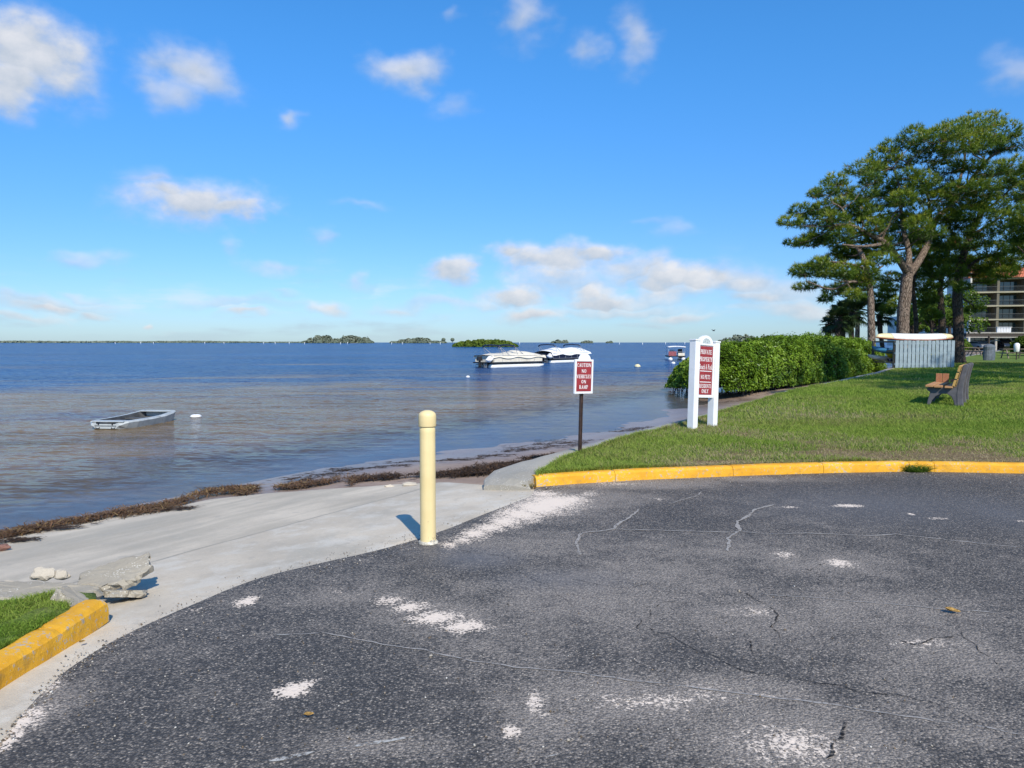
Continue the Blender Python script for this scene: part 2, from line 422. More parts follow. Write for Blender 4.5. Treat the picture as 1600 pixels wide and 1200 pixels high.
def concrete_mat(name, base=(0.46, 0.45, 0.42), shell=0.0, stain=1.0):
    m, n = newmat(name); p = n.pos()
    a = n.noise(p, 0.9, 6, 0.6); b = n.noise(p, 14.0, 5, 0.7); g = n.vor(p, 150.0)
    st = n.noise(n.scale(n.vmath('ADD', p, (3, 1, 0)), (0.9, 0.5, 1)), 1.0, 5, 0.65, 0.5)
    d = tuple(c * 0.80 for c in base); l = tuple(c * 1.10 for c in base)
    col = n.mix(n.step(a, 0.32, 0.68), d, l)
    col = n.mix(n.math('MULTIPLY', n.step(st, 0.46, 0.70), 0.55 * stain), col, (0.33, 0.31, 0.26))
    col = n.mix(n.math('MULTIPLY', n.step(b, 0.5, 0.8), 0.35), col, tuple(c * 0.7 for c in base))
    h = n.math('ADD', n.math('MULTIPLY', g, 0.5), b)
    if shell > 0:
        v = n.vor(p, 90.0); w = n.vor(p, 90.0, out=1)
        keep = n.math('MULTIPLY', n.step(n.new('ShaderNodeSeparateColor', {0: w}).outputs[0], 0.62, 0.66), n.step(n.noise(p, 7.0, 3, .6), 0.46, 0.6))
        sm = n.math('MULTIPLY', n.math('MULTIPLY', keep, n.math('SUBTRACT', 1.0, n.step(v, 0.25, 0.5))), shell)
        col = n.mix(sm, col, (0.68, 0.64, 0.55))
        h = n.math('ADD', h, n.math('MULTIPLY', sm, 1.2))
    if name == 'ramp_concrete':
        low = n.attr('low'); jn = n.attr('joint')
        streak = n.noise(n.scale(n.new('ShaderNodeMapping', {'Vector': p, 'Rotation': (0, 0, R(-58))}).outputs[0], (0.55, 3.2, 1)), 1.0, 5, 0.6, 0.4)
        col = n.mix(n.math('MULTIPLY', low, n.math('MULTIPLY', n.step(streak, 0.4, 0.62), 0.55)), col, (0.37, 0.325, 0.25))
        wear_ = n.math('MULTIPLY', n.math('SUBTRACT', 1.0, low), n.step(n.noise(p, 3.0, 6, 0.72), 0.47, 0.62))
        col = n.mix(n.math('MULTIPLY', wear_, 0.45), col, (0.66, 0.62, 0.54))
        col = n.mix(n.math('MULTIPLY', n.step(n.noise(p, 5.0, 6, 0.75), 0.56, 0.68), 0.4), col, (0.34, 0.31, 0.26))
        col = n.mix(n.math('MULTIPLY', jn, 0.8), col, (0.20, 0.18, 0.14))
    speck = n.noise(p, 220.0, 2, 0.5)
    col = n.mix(n.math('MULTIPLY', n.step(n.noise(p, 60.0, 4, 0.75), 0.45, 0.7), 0.30), col, tuple(c * 0.66 for c in base))
    col = n.mix(n.math('MULTIPLY', n.step(n.noise(p, 35.0, 4, 0.75), 0.56, 0.7), 0.35), col, tuple(min(.75, c * 1.22) for c in base))
    col = n.mix(n.math('MULTIPLY', n.step(speck, 0.55, 0.7), 0.35), col, tuple(c * 0.62 for c in base))
    finish(n, color=col, rough=0.9, normal=n.bump(h, 0.5, 0.004))
    return m
def asphalt_mat():
    m, n = newmat('asphalt'); p = n.pos()
    sand = n.attr('sand'); dust = n.attr('dust'); blue = n.attr('smooth_patch')
    v = n.vor(p, 100.0); vc = n.vor(p, 100.0, out=1)
    sc = n.new('ShaderNodeSeparateColor', {0: vc}).outputs[0]
    sc2 = n.new('ShaderNodeSeparateColor', {0: vc}).outputs[1]
    v2 = n.vor(p, 42.0); 
    big = n.noise(p, 0.55, 5, 0.6); mid = n.noise(p, 4.0, 6, 0.7); fine = n.noise(p, 26.0, 4, 0.7)
    stone = n.ramp(sc, [(0.0, (0.028, 0.029, 0.031)), (0.4, (0.055, 0.056, 0.058)), (0.68, (0.088, 0.088, 0.090)), (0.88, (0.145, 0.143, 0.138)), (1.0, (0.26, 0.25, 0.235))])
    col = n.mix(n.math('MULTIPLY', n.step(v, 0.35, 0.62), 0.65), stone, (0.017, 0.018, 0.020))
    # pale sand caught between the stones
    dd = n.math('ADD', n.math('MULTIPLY', dust, 0.80), n.math('MULTIPLY', n.math('SUBTRACT', mid, 0.35), 1.4))
    dd = n.math('ADD', dd, n.math('MULTIPLY', n.math('SUBTRACT', big, 0.5), 0.7))
    dm = n.step(n.math('ADD', dd, n.math('MULTIPLY', n.math('SUBTRACT', sc2, 0.5), 0.55)), 0.05, 0.95)
    dm = n.math('MULTIPLY', dm, n.math('ADD', 0.22, n.math('MULTIPLY', n.step(n.noise(p, 75.0, 5, 0.8), 0.42, 0.60), 0.85)))
    col = n.mix(n.math('MULTIPLY', dm, 0.75), col, (0.27, 0.26, 0.25))
    col = n.mix(n.math('MULTIPLY', blue, 0.55), col, (0.085, 0.095, 0.115))
    sm = n.math('ADD', sand, n.math('MULTIPLY', n.math('SUBTRACT', fine, 0.5), 1.3))
    sm = n.math('ADD', sm, n.math('MULTIPLY', n.math('SUBTRACT', sc, 0.5), 0.65))
    sm = n.math('ADD', sm, n.math('MULTIPLY', n.math('SUBTRACT', mid, 0.5), 0.9))
    sm = n.step(sm, 0.42, 0.85)
    col = n.mix(n.math('MULTIPLY', sm, 0.93), col, (0.50, 0.47, 0.44))
    h = n.math('MULTIPLY', n.math('SUBTRACT', 1.0, v), n.math('SUBTRACT', 1.0, n.math('MULTIPLY', sm, 0.8)))
    h = n.math('MULTIPLY', h, n.math('SUBTRACT', 1.0, n.math('MULTIPLY', blue, 0.7)))
    h = n.math('ADD', h, n.math('MULTIPLY', v2, 0.35))
    col = n.mix(1.0, col, (1.58, 1.40, 1.21), 'MULTIPLY')
    finish(n, color=col, rough=n.math('ADD', 0.72, n.math('MULTIPLY', sm, 0.25)), spec=0.35, normal=n.bump(h, 0.75, 0.006))
    return m
def lawn_mat():
    m, n = newmat('lawn_turf'); p = n.pos(); dry = n.attr('dry')
    a = n.noise(p, 0.5, 5, 0.6); b = n.noise(p, 5.0, 5, 0.7); c = n.noise(p, 45.0, 4, 0.7)
    g = n.ramp(a, [(0.3, (0.10, 0.165, 0.03)), (0.5, (0.14, 0.20, 0.04)), (0.7, (0.19, 0.225, 0.055))])
    g = n.mix(n.math('MULTIPLY', n.step(b, 0.45, 0.75), 0.5), g, (0.18, 0.20, 0.06))
    g = n.mix(n.math('MULTIPLY', n.step(c, 0.48, 0.66), 0.6), g, (0.035, 0.075, 0.012))
    d = n.ramp(b, [(0.3, (0.16, 0.105, 0.055)), (0.7, (0.30, 0.225, 0.13))])
    d = n.mix(n.math('MULTIPLY', n.step(c, 0.48, 0.62), 0.7), d, (0.09, 0.06, 0.03))
    col = n.mix(n.step(n.math('ADD', dry, n.math('MULTIPLY', n.math('SUBTRACT', b, 0.5), 0.8)), 0.35, 0.7), g, d)
    finish(n, color=col, rough=0.95, spec=0.1, normal=n.bump(n.math('ADD', c, b), 1.0, 0.02))
    return m
M_sand = sand_mat(); M_water = water_mat(); M_asph = asphalt_mat(); M_lawn = lawn_mat()
M_ramp = concrete_mat('ramp_concrete', (0.585, 0.50, 0.385))
M_cap = concrete_mat('shelly_concrete', (0.37, 0.335, 0.275), shell=1.0, stain=0.6)
M_wallc = concrete_mat('seawall_concrete', (0.34, 0.325, 0.30), shell=0.15, stain=0.8)

# ------------------------------------------------------------------ ground sheets
def sinhspace(lo, hi, n, k):
    t = np.linspace(math.asinh(lo / k), math.asinh(hi / k), n); return k * np.sinh(t)
xs = sinhspace(-20000, 20000, 420, 6.0)
ys = np.concatenate([np.linspace(-60, 3.5, 24)[:-1], np.linspace(3.5, 30, 230)[:-1], np.geomspace(30, 24000, 170)])
X, Y = np.meshgrid(xs, ys); Z = bed_z(X, Y)
V, Fq = ggrid(X, Y, Z)
tag(mesh_obj('beach_sand', V, Fq, M_sand, smooth_sh=True), kind='structure')
ys = np.concatenate([np.linspace(-60, 4, 20)[:-1], np.linspace(4, 30, 150)[:-1], np.geomspace(30, 24000, 200)])
X, Y = np.meshgrid(xs, ys); Zb = bed_z(X, Y)
dline = 39 + 0.42 * (X + 20) + 26 * (fbm(X * .045, Y * .06, 14) - .5) + 12 * (fbm(X * .16, Y * .3, 15) - .5)
deep = smooth((Y - dline + 27) / 44.0)
V, Fq = ggrid(X, Y, np.full(X.shape, WZ))
keepv = (Zb < WZ + 0.03).ravel(); keepf = keepv[Fq].any(axis=1)
tag(mesh_obj('water', V, Fq[keepf], M_water, attrs={'depth': (WZ - Zb).ravel(), 'deep': deep.ravel()}, smooth_sh=True), kind='structure')

# asphalt lot, star shaped round its middle
ring = [Vector((6, -24, 0)), Vector((-1.0, -20, 0)), Vector((-1.2, -1, 0)), Vector((-1.7, 1.6, 0)), Vector((-1.88, 2.3, 0))] + A_pts + curb_full + [Vector((11, -20, 0)), Vector((6, -24, 0))]
def resample(pts, step):
    out = []
    for a, b in zip(pts[:-1], pts[1:]):
        k = max(1, int(math.ceil((b - a).length / step)))
        for i in range(k): out.append(a.lerp(b, i / k))
    out.append(pts[-1]); return out
rp = resample(ring, 0.05)
rx = np.array([p.x for p in rp]); ry = np.array([p.y for p in rp])
wob = 0.022 * (fbm(rx * 5, ry * 5, 21, 5) - 0.5); rx = rx + wob; ry = ry + wob
t = np.linspace(0, 1, 240)[:, None] ** 0.8; cx0, cy0 = 3.2, 0.6
X = cx0 + (rx[None] - cx0) * t; Y = cy0 + (ry[None] - cy0) * t
def blobs(X, Y, lst, soft=1.0):
    o = np.zeros(X.shape)
    for (px, py, a, b, s) in lst:
        c = P(px, py); wa = a / F * c.y; wb = b * c.y * c.y / (F * CAMH)
        r = np.hypot((X - c.x) / wa, (Y - c.y) / wb)
        o = np.maximum(o, s * np.clip(1.25 - r * 0.75, 0, 1.2))
    return o
sand_l = [(703, 851, 16, 6, .8), (722, 843, 20, 7, .85), (742, 834, 26, 9, .95), (765, 825, 28, 9, .95), (790, 814, 32, 10, 1), (815, 803, 40, 12, 1.05), (840, 793, 44, 13, 1.1), (865, 784, 46, 13, 1.1), (890, 780, 34, 8, .9), (920, 772, 20, 5, .6), (850, 772, 30, 7, .9), (960, 756, 60, 4, .45),
          (605, 938, 24, 8, .75), (640, 948, 30, 9, .85), (680, 964, 42, 11, 1), (725, 978, 34, 11, 1), (385, 940, 16, 8, 1), (398, 934, 10, 5, .9), (455, 1078, 26, 12, 1.1), (478, 1070, 12, 9, .8), (530, 923, 10, 5, .5),
          (838, 1100, 16, 20, .75), (850, 1115, 12, 8, .6), (797, 1143, 16, 10, .95), (1312, 880, 22, 7, .75), (1225, 866, 18, 7, .6), (1325, 790, 24, 2.5, .9), (1423, 803, 6, 2, .9), (1235, 792, 18, 2, .7), (1465, 810, 18, 2, .6), (1595, 814, 12, 2, .6),
          (1240, 1160, 90, 34, .62), (1010, 1095, 110, 16, .5), (1440, 1005, 60, 10, .42), (1180, 955, 60, 10, .4), (1030, 780, 8, 2, .6), (30, 1130, 30, 30, .95), (70, 1075, 20, 16, .75), (0, 1160, 26, 24, 1), (300, 953, 20, 5, .4), (200, 993, 20, 5, .4), (1110, 1085, 60, 14, .35), (1180, 1085, 30, 6, .4)]
dust_l = [(1350, 950, 160, 40, .55), (1500, 1130, 120, 50, .6), (1050, 900, 120, 30, .6), (760, 1010, 120, 30, .5), (1100, 860, 160, 22, .5), (560, 930, 120, 22, .45), (1000, 1090, 190, 40, .9), (1240, 1150, 170, 60, 1.0), (1480, 1020, 130, 46, .7), (1180, 960, 130, 40, .7), (930, 940, 190, 50, .65), (1130, 1075, 130, 25, .9), (700, 960, 150, 30, .6), (840, 1120, 60, 50, .7), (600, 1165, 110, 20, .6), (820, 850, 140, 20, .5),
          (1290, 880, 110, 18, .7), (900, 785, 120, 22, .9), (1000, 755, 150, 8, 1.0), (1180, 750, 130, 6, .8), (60, 1110, 60, 50, .8), (1420, 1060, 90, 30, .5), (400, 1080, 90, 30, .3), (1120, 800, 60, 8, .4)]
dark_l = [(1350, 760, 240, 14, .55), (1500, 800, 150, 22, .5), (500, 1060, 200, 60, .35), (1050, 800, 120, 14, .5), (200, 1120, 120, 60, .25)]
blue_l = [(740, 872, 60, 14, .9), (700, 860, 60, 8, .6), (870, 905, 90, 14, .55), (1380, 790, 180, 26, .7), (1560, 800, 80, 30, .7)]
att = {'sand': blobs(X, Y, sand_l).ravel(), 'dust': (blobs(X, Y, dust_l) - blobs(X, Y, dark_l)).ravel(), 'smooth_patch': blobs(X, Y, blue_l).ravel()}
Za = 0.004 * (fbm(X * .6, Y * .6, 31) - 0.5) * np.clip((1 - t) * 12, 0, 1)
V, Fq = ggrid(X, Y, Za, flip=True)
asph = tag(mesh_obj('asphalt_lot', V, Fq, M_asph, attrs=att, smooth_sh=True), kind='structure')

# concrete ramp: from the asphalt seam down to the shore
Aline = resample([Vector((-1.2, -1, 0)), Vector((-1.7, 1.6, 0)), Vector((-1.88, 2.3, 0))] + A_pts + [P(850, 763)], 0.06)
B_px = [(0, 838, -.40), (60, 826, -.40), (150, 811, -.39), (250, 797, -.38), (330, 780, -.36), (430, 769, -.31), (530, 763, -.26), (640, 756, -.19), (700, 754, -.14), (760, 758, -.08), (833, 766, -.02)]
Bline = [Vector((-10.5, -3, 0)), Vector((-8.6, 2, 0)), Vector((-7.6, 4.2, 0))] + [P(*p) for p in B_px]
def by_len(pts, n):
    L = [0]
    for a, b in zip(pts[:-1], pts[1:]): L.append(L[-1] + (Vector((b.x, b.y)) - Vector((a.x, a.y))).length)
    tt = np.linspace(0, L[-1], n)
    return np.interp(tt, L, [p.x for p in pts]), np.interp(tt, L, [p.y for p in pts])
NA = 320
ax, ay = by_len(Aline, NA); bx, by = by_len(Bline, NA)
wv_ = 0.10 * (fbm(np.arange(NA) * 0.11, np.zeros(NA), 41) - 0.5); bx = bx - wv_; by = by + wv_
t = np.linspace(-0.01, 1, 240)[:, None]
X = ax[None] + (bx - ax)[None] * t; Y = ay[None] + (by - ay)[None] * t
Zr = ramp_z(X, Y) - 0.006 + 0.010 * (fbm(X * 1.3, Y * 1.3, 51) - 0.5) * np.clip(t * 6, 0, 1)
# joint between the rough apron and the lower ramp is a shallow step
sj = ramp_s(X, Y)
joint = 1.60 - 0.05 * (fbm(X * 3, Y * 3, 77))
onr = (X < -0.9) & (Y > 4.6); Zr = Zr - 0.008 * smooth((sj - joint) / 0.03) * onr
low_a = smooth((sj - joint) / 0.03) * onr; jl = np.exp(-((sj - joint) / 0.022) ** 2) * onr * (0.35 + fbm(X * 3, Y * 3, 52))
low_a = np.vstack([low_a, low_a[-1:]]); jl = np.vstack([jl, jl[-1:]])
X = np.vstack([X, X[-1:] + 0.0]); Y = np.vstack([Y, Y[-1:] + 0.02]); Zr = np.vstack([Zr, Zr[-1:] - 0.25])
V, Fq = ggrid(X, Y, Zr, flip=True)
ramp_ob = tag(mesh_obj('boat_ramp', V, Fq, M_ramp, smooth_sh=True, attrs={'low': low_a.ravel(), 'joint': jl.ravel()}), kind='structure')

# lawn
xs = np.concatenate([np.linspace(wf[0, 0], 16, 190)[:-1], np.geomspace(16, 239, 60)])
t = np.linspace(0, 1, 150)[:, None] ** 1.6
y0 = curb_y(xs) + 0.10; y1 = wall_y(xs); y0 = np.minimum(y0, y1 - 0.02)
Y = y0[None] + (y1 - y0)[None] * t; X = np.repeat(xs[None], 150, 0)
Zl = lawn_z(X, Y)
def dryness(X, Y):
    d = Y - curb_y(X)
    base = np.clip(1.25 - d / 1.5, 0, 1) * smooth((X - 1.4) / 1.2)
    return np.clip(base * (1.7 * fbm(X * 1.0, Y * 2.2, 61) - .12) + 0.75 * smooth((fbm(X * .35, Y * .5, 65) - 0.56) / 0.2) * np.clip(1.3 - d / 7, 0.12, 1), 0, 1.2)
V, Fq = ggrid(X, Y, Zl)
lawn = tag(mesh_obj('lawn', V, Fq, M_lawn, attrs={'dry': dryness(X, Y).ravel()}, smooth_sh=True), kind='structure')

# seawall: cap slab with its face going down into the sand
def seawall():
    n = len(wall_back); vs = []; fs = []
    wb = resample(wall_back, 0.25)
    # resample both by same parameter
    pb, pf = [], []
    for i in range(n - 1):
        k = max(2, int((wall_back[i + 1] - wall_back[i]).length / 0.22)); k = min(k, 60)
        for j in range(k):
            pb.append(wall_back[i].lerp(wall_back[i + 1], j / k)); pf.append(wall_front[i].lerp(wall_front[i + 1], j / k))
    pb.append(wall_back[-1]); pf.append(wall_front[-1]); N = len(pb); M = 9
    rows = []
    for a, b in zip(pb, pf):
        row = [Vector((a.x, a.y, -0.9))]
        nd = (a - b).normalized() * 0.012 if (a - b).length > 0 else Vector()
        row.append(Vector((a.x, a.y, a.z - 0.035)) + nd)
        for j in range(M):
            q = a.lerp(b, j / (M - 1)); hump = 0.02 * math.sin(math.pi * j / (M - 1))
            q.z += hump + 0.014 * noise.noise(q * 3.0) + 0.006 * noise.noise(q * 11.0)
            if j == 0: q.z -= 0.012
            row.append(q)
        row.append(Vector((b.x, b.y, -0.2))); rows.append(row)
    k = len(rows[0])
    for r in rows: vs += r
    for i in range(N - 1):
        for j in range(k - 1): fs.append((i * k + j, i * k + j + 1, (i + 1) * k + j + 1, (i + 1) * k + j))
    fs.append(tuple(range(k - 1, -1, -1)))
    o = mesh_obj('seawall', vs, fs, M_wallc)
    me = o.data; me.materials.append(M_cap)
    for p in me.polygons:
        if p.center.x < 1.0: p.material_index = 1
    return o
sw = tag(seawall(), 'low grey concrete seawall curving along the water edge of the lawn', 'wall')

# ------------------------------------------------------------------ sky-lit kerbs
def yellow_mat():
    m, n = newmat('kerb_yellow_paint'); p = n.pos()
    a = n.noise(p, 3.0, 5, 0.6); b = n.noise(p, 28, 6, 0.75); c = n.noise(p, 90, 4, 0.7)
    col = n.mix(n.step(a, 0.3, 0.7), (0.66, 0.30, 0.008), (0.80, 0.42, 0.02))
    col = n.mix(n.math('MULTIPLY', n.step(b, 0.58, 0.70), 0.85), col, (0.20, 0.12, 0.05))
    col = n.mix(n.math('MULTIPLY', n.step(n.math('ADD', b, n.math('MULTIPLY', a, .35)), 0.735, 0.80), 0.85), col, (0.42, 0.38, 0.33))
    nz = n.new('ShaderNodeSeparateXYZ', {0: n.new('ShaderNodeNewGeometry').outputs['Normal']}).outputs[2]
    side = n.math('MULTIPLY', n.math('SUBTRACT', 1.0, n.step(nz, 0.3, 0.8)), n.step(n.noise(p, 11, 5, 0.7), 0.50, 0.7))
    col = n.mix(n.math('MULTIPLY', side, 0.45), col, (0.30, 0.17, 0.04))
    finish(n, color=col, rough=0.75, normal=n.bump(n.math('ADD', b, n.math('MULTIPLY', c, 0.4)), 0.6, 0.008))
    return m
M_yel = yellow_mat()
M_conc_raw = concrete_mat('bare_kerb_concrete', (0.42, 0.40, 0.37), shell=0.3)
def kerb(name, pts, blocks, w=0.15, h=0.115, side=1, z0=-0.03, wear=0.008):
    root = bpy.data.objects.new(name, None); C.objects.link(root); root.location = pts[0]; tag(root, kind='structure')
    L = [0]
    for a, b in zip(pts[:-1], pts[1:]): L.append(L[-1] + (b - a).length)
    def at(s): return Vector((np.interp(s, L, [p.x for p in pts]), np.interp(s, L, [p.y for p in pts]), 0))
    cuts = [0] + blocks + [L[-1]]
    prof = [(0.0, z0), (0.004, 0.04), (0.010, h * .75), (0.018, h - .018), (0.034, h - .003), (w * .5, h + .002), (w - .03, h), (w - .006, h - .012), (w, z0)]
    for a, b in zip(cuts[:-1], cuts[1:]):
        a += 0.0025; b -= 0.0025; k = max(3, int((b - a) / 0.035)); vs = []; fs = []
        for i in range(k + 1):
            s = a + (b - a) * i / k; p = at(s); tn = (at(s + .03) - at(s - .03)).normalized(); nr = Vector((-tn.y, tn.x, 0)) * side
            endr = 0.004 if i in (0, k) else 0.0
            for (o_, z_) in prof:
                q = p + nr * o_ + Vector((0, 0, z_ - (endr if z_ > .05 else 0)))
                nz = noise.noise(q * 9.0) * wear + noise.noise(q * 31.0) * wear * .5
                if z_ > 0: q += nr * (nz * (-1 if o_ < w / 2 else 1)) + Vector((0, 0, nz * .6))
                vs.append(q - root.location)
        kk = len(prof)
        for i in range(k):
            for j in range(kk - 1): fs.append((i * kk + j, (i + 1) * kk + j, (i + 1) * kk + j + 1, i * kk + j + 1))
        fs.append(tuple(range(kk))); fs.append(tuple(k * kk + j for j in range(kk - 1, -1, -1)))
        mesh_obj('kerb_block', vs, fs, M_yel, root)
    return root
k_r = kerb('kerb', curb_full, [0.95, 2.4, 3.55, 4.63, 4.92, 6.2, 8, 10.5, 13], side=1, wear=0.003)
# the gap where grass grows through: lower that short block
gapb = sorted([c for c in k_r.children], key=lambda o: o.data.vertices[0].co.x)
lk = [Vector((-2.10, 0.6, 0)), P(-60, 1130), P(0, 1076), P(60, 1038), P(110, 1004), P(150, 977), P(171, 962)]
k_l = kerb('kerb', lk, [1.9, 2.62, 3.1], w=0.16, h=0.098, side=1, wear=0.004)

# ------------------------------------------------------------------ left island: soil, broken slabs, rocks
isl = [P(4, 1012, .09), P(60, 985, .09), P(110, 960, .09), P(150, 938, .09), P(150, 925, .06), P(112, 912, .05), P(60, 913, .05), P(0, 916, .05), Vector((-3.9, 4.6, .04)), Vector((-5.2, 3.5, .04)), Vector((-5.0, 0, .06)), Vector((-2.4, 0.4, .08))]
def island_soil():
    c = Vector((sum(p.x for p in isl) / len(isl), sum(p.y for p in isl) / len(isl), 0.10))
    rp = resample(isl + [isl[0]], 0.08); vs = []; fs = []; K = 14
    for i, p in enumerate(rp):
        for j in range(K + 2):
            if j <= K:
                q = p.lerp(c, 1 - j / K); q.z += 0.03 * noise.noise(q * 4) + 0.012 * noise.noise(q * 15)
                if j == K: q.z = p.z - 0.01
            else: q = Vector((p.x, p.y, -0.45))
            vs.append(q)
    k = K + 2
    for i in range(len(rp) - 1):
        for j in range(k - 1): fs.append((i * k + j, i * k + j + 1, (i + 1) * k + j + 1, (i + 1) * k + j))
    return mesh_obj('verge_soil', vs, fs, M_lawn, attrs={'dry': [0.35] * len(vs)}, smooth_sh=True)
tag(island_soil(), kind='structure')

def rock_mesh(name, r, seed, m, parent=None, sq=(1, 1, 1), sharp=0.35, sub=3):
    import bmesh
    bm = bmesh.new(); bmesh.ops.create_icosphere(bm, subdivisions=sub, radius=1.0)
    for v in bm.verts:
        d = v.co.normalized()
        q = 1 + sharp * noise.noise(d * 1.6 + Vector((seed, 0, 0))) + sharp * .35 * noise.noise(d * 4.5 + Vector((0, seed, 0))) + sharp * 0.15 * noise.noise(d * 11 + Vector((0, 0, seed)))
        # facet it
        for ax in range(5):
            nn = Vector((math.sin(seed * 3.1 + ax * 2.4), math.cos(seed * 1.7 + ax * 1.9), math.sin(seed + ax * 4.1))).normalized()
            dd = d.dot(nn) * q
            if dd > 0.72: q *= 0.72 / dd
        v.co = Vector((d.x * q * r * sq[0], d.y * q * r * sq[1], d.z * q * r * sq[2]))
    me = bpy.data.meshes.new(name); bm.to_mesh(me); bm.free(); me.materials.append(m)
    ob = bpy.data.objects.new(name, me); C.objects.link(ob)
    if parent: ob.parent = parent
    return ob
M_rock = concrete_mat('pale_limestone', (0.52, 0.45, 0.35), shell=0.3, stain=0.6)
M_chunk = concrete_mat('broken_concrete', (0.35, 0.305, 0.235), shell=0.9, stain=0.7)
def slab_chunk(name, poly, thick, loc, rot, seed, m):
    """broken flat slab: outline poly (x,y), ragged edge, rough top"""
    N = 72; n = len(poly); per = []
    for i in range(N):
        t_ = i / N * n; a = Vector(poly[int(t_) % n]); b = Vector(poly[(int(t_) + 1) % n]); per.append(a.lerp(b, t_ - int(t_)))
    c = sum(per, Vector((0, 0))) / N; vs = []; fs = []; rows = [(0.0, 0), (0.35, 0), (0.7, 0), (0.92, 0), (1.0, -0.12), (1.03, -0.5), (0.96, -1.0), (0.0, -1.0)]
    for r_, z_ in rows:
        for i, p in enumerate(per):
            q = c.lerp(p, r_); v = Vector((q.x, q.y, z_ * thick))
            am = 0.008 if r_ < .9 else 0.030
            v += Vector((noise.noise(Vector((v.x * 24, v.y * 24, seed + z_ * 3))), noise.noise(Vector((v.x * 24, v.y * 24, seed + 9 + z_ * 3))), 0)) * am * (r_ > .5)
            v.z += 0.006 * noise.noise(Vector((v.x * 9, v.y * 9, seed))) * (1 if z_ > -.9 else -1) + 0.004 * noise.noise(Vector((v.x * 40, v.y * 40, seed)))
            vs.append(v)
    for j in range(len(rows) - 1):
        for i in range(N): i2 = (i + 1) % N; fs.append((j * N + i, (j + 1) * N + i, (j + 1) * N + i2, j * N + i2))
    o = mesh_obj(name, vs, fs, m); o.location = loc; o.rotation_euler = rot; return o
s1 = slab_chunk('concrete_slab', [(-.19, -.07), (-.02, -.13), (.17, -.11), (.23, .02), (.17, .17), (-.05, .13), (-.20, .05)], 0.055, P(172, 896, 0.085) + Vector((0, 0.02, 0)), (R(20), R(-7), R(8)), 3.0, M_chunk)
tag(s1, 'tilted broken slab of shelly concrete propped up beyond the end of the left yellow kerb', 'concrete rubble')
s2 = slab_chunk('concrete_slab', [(-.60, -.10), (.0, -.14), (.30, -.06), (.33, .07), (.0, .12), (-.6, .15)], 0.10, P(62, 921, 0.075), (R(4), R(2), R(4)), 7.0, M_chunk)
tag(s2, 'flat cracked grey concrete slab lying behind the grass at the left edge', 'concrete rubble')
s3 = slab_chunk('concrete_slab', [(-.10, -.06), (.08, -.08), (.14, .03), (-.02, .09), (-.12, .05)], 0.045, P(196, 922, 0.0), (R(-14), R(13), R(40)), 11.0, M_chunk)
tag(s3, 'small shelly concrete wedge against the right foot of the tilted slab', 'concrete rubble')
s4 = slab_chunk('concrete_slab', [(-.12, -.05), (.10, -.08), (.15, .02), (.02, .06), (-.13, .04)], 0.06, P(122, 934, 0.10), (R(-10), R(24), R(-22)), 15.0, M_chunk)
tag(s4, 'leaning concrete flake between the grass and the hollow under the tilted slab', 'concrete rubble')
r1 = rock_mesh('rock', 0.068, 2.0, M_rock, sq=(1.15, .8, .7)); r1.location = P(68, 897, 0.06); tag(r1, 'larger pale limestone rock lying on the slab near the left edge', 'rock')
r2 = rock_mesh('rock', 0.048, 5.0, M_rock, sq=(1.2, .8, .75)); r2.location = P(96, 899, 0.05); tag(r2, 'smaller pale limestone rock right of the larger rock', 'rock')
r3 = rock_mesh('rock', 0.05, 9.0, M_rock, sq=(1.3, .8, .4)); r3.location = P(14, 911, 0.04); tag(r3, 'flat pale stone at the left edge of the picture beside the slab', 'rock')
M_redrock = paint('reddish_rock', (0.20, 0.10, 0.075), 0.9, .3, 20, .8, bscale=40)
r4 = rock_mesh('rock', 0.06, 12.0, M_redrock, sq=(1.3, .9, .5)); q = P(2, 858, -.3); r4.location = (q.x, q.y, float(ramp_z(q.x, q.y)) + .02); tag(r4, 'reddish brown lump of seaweed crusted rock on the ramp at the left edge', 'rock')
# little stones at the end of the right kerb and along the ramp edge
for k, (px, py, s_, lab) in enumerate([(826, 757, .06, 'small pinkish stone in the dead leaves at the start of the right kerb'), (640, 757, .07, 'pale stone embedded in the ramp edge left of the bollard'), (610, 760, .05, 'low pale stone at the seaweed edge further left of the bollard')]):
    rr = rock_mesh('rock', s_, 20.0 + k, M_rock, sq=(1.5, .9, .5), sub=2); q = P(px, py, [0.01, -.17, -.2][k]); rr.location = q; tag(rr, lab, 'rock')

# ------------------------------------------------------------------ cracks and scuffs on the asphalt
def crack_mat(name, col, lo):
    m, n = newmat(name); p = n.pos()
    a = n.math('ADD', n.math('MULTIPLY', n.noise(p, 40, 4, 0.7), 0.65), n.math('MULTIPLY', n.noise(p, 2.3, 3, 0.6), 0.35)); f = n.math('MULTIPLY', n.step(a, lo, lo + 0.13), 0.9)
    d = n.new('ShaderNodeBsdfDiffuse', {'Color': (*col, 1)}).outputs[0]
    t_ = n.new('ShaderNodeBsdfTransparent').outputs[0]
    n.new('ShaderNodeOutputMaterial', {'Surface': n.new('ShaderNodeMixShader', {0: f, 1: t_, 2: d}).outputs[0]})
    return m
M_ckl = crack_mat('sand_filled_crack', (0.36, 0.335, 0.31), 0.375)
M_ckd = crack_mat('open_crack', (0.018, 0.018, 0.020), 0.42)
M_scr = crack_mat('paint_scrape', (0.50, 0.48, 0.44), 0.42)
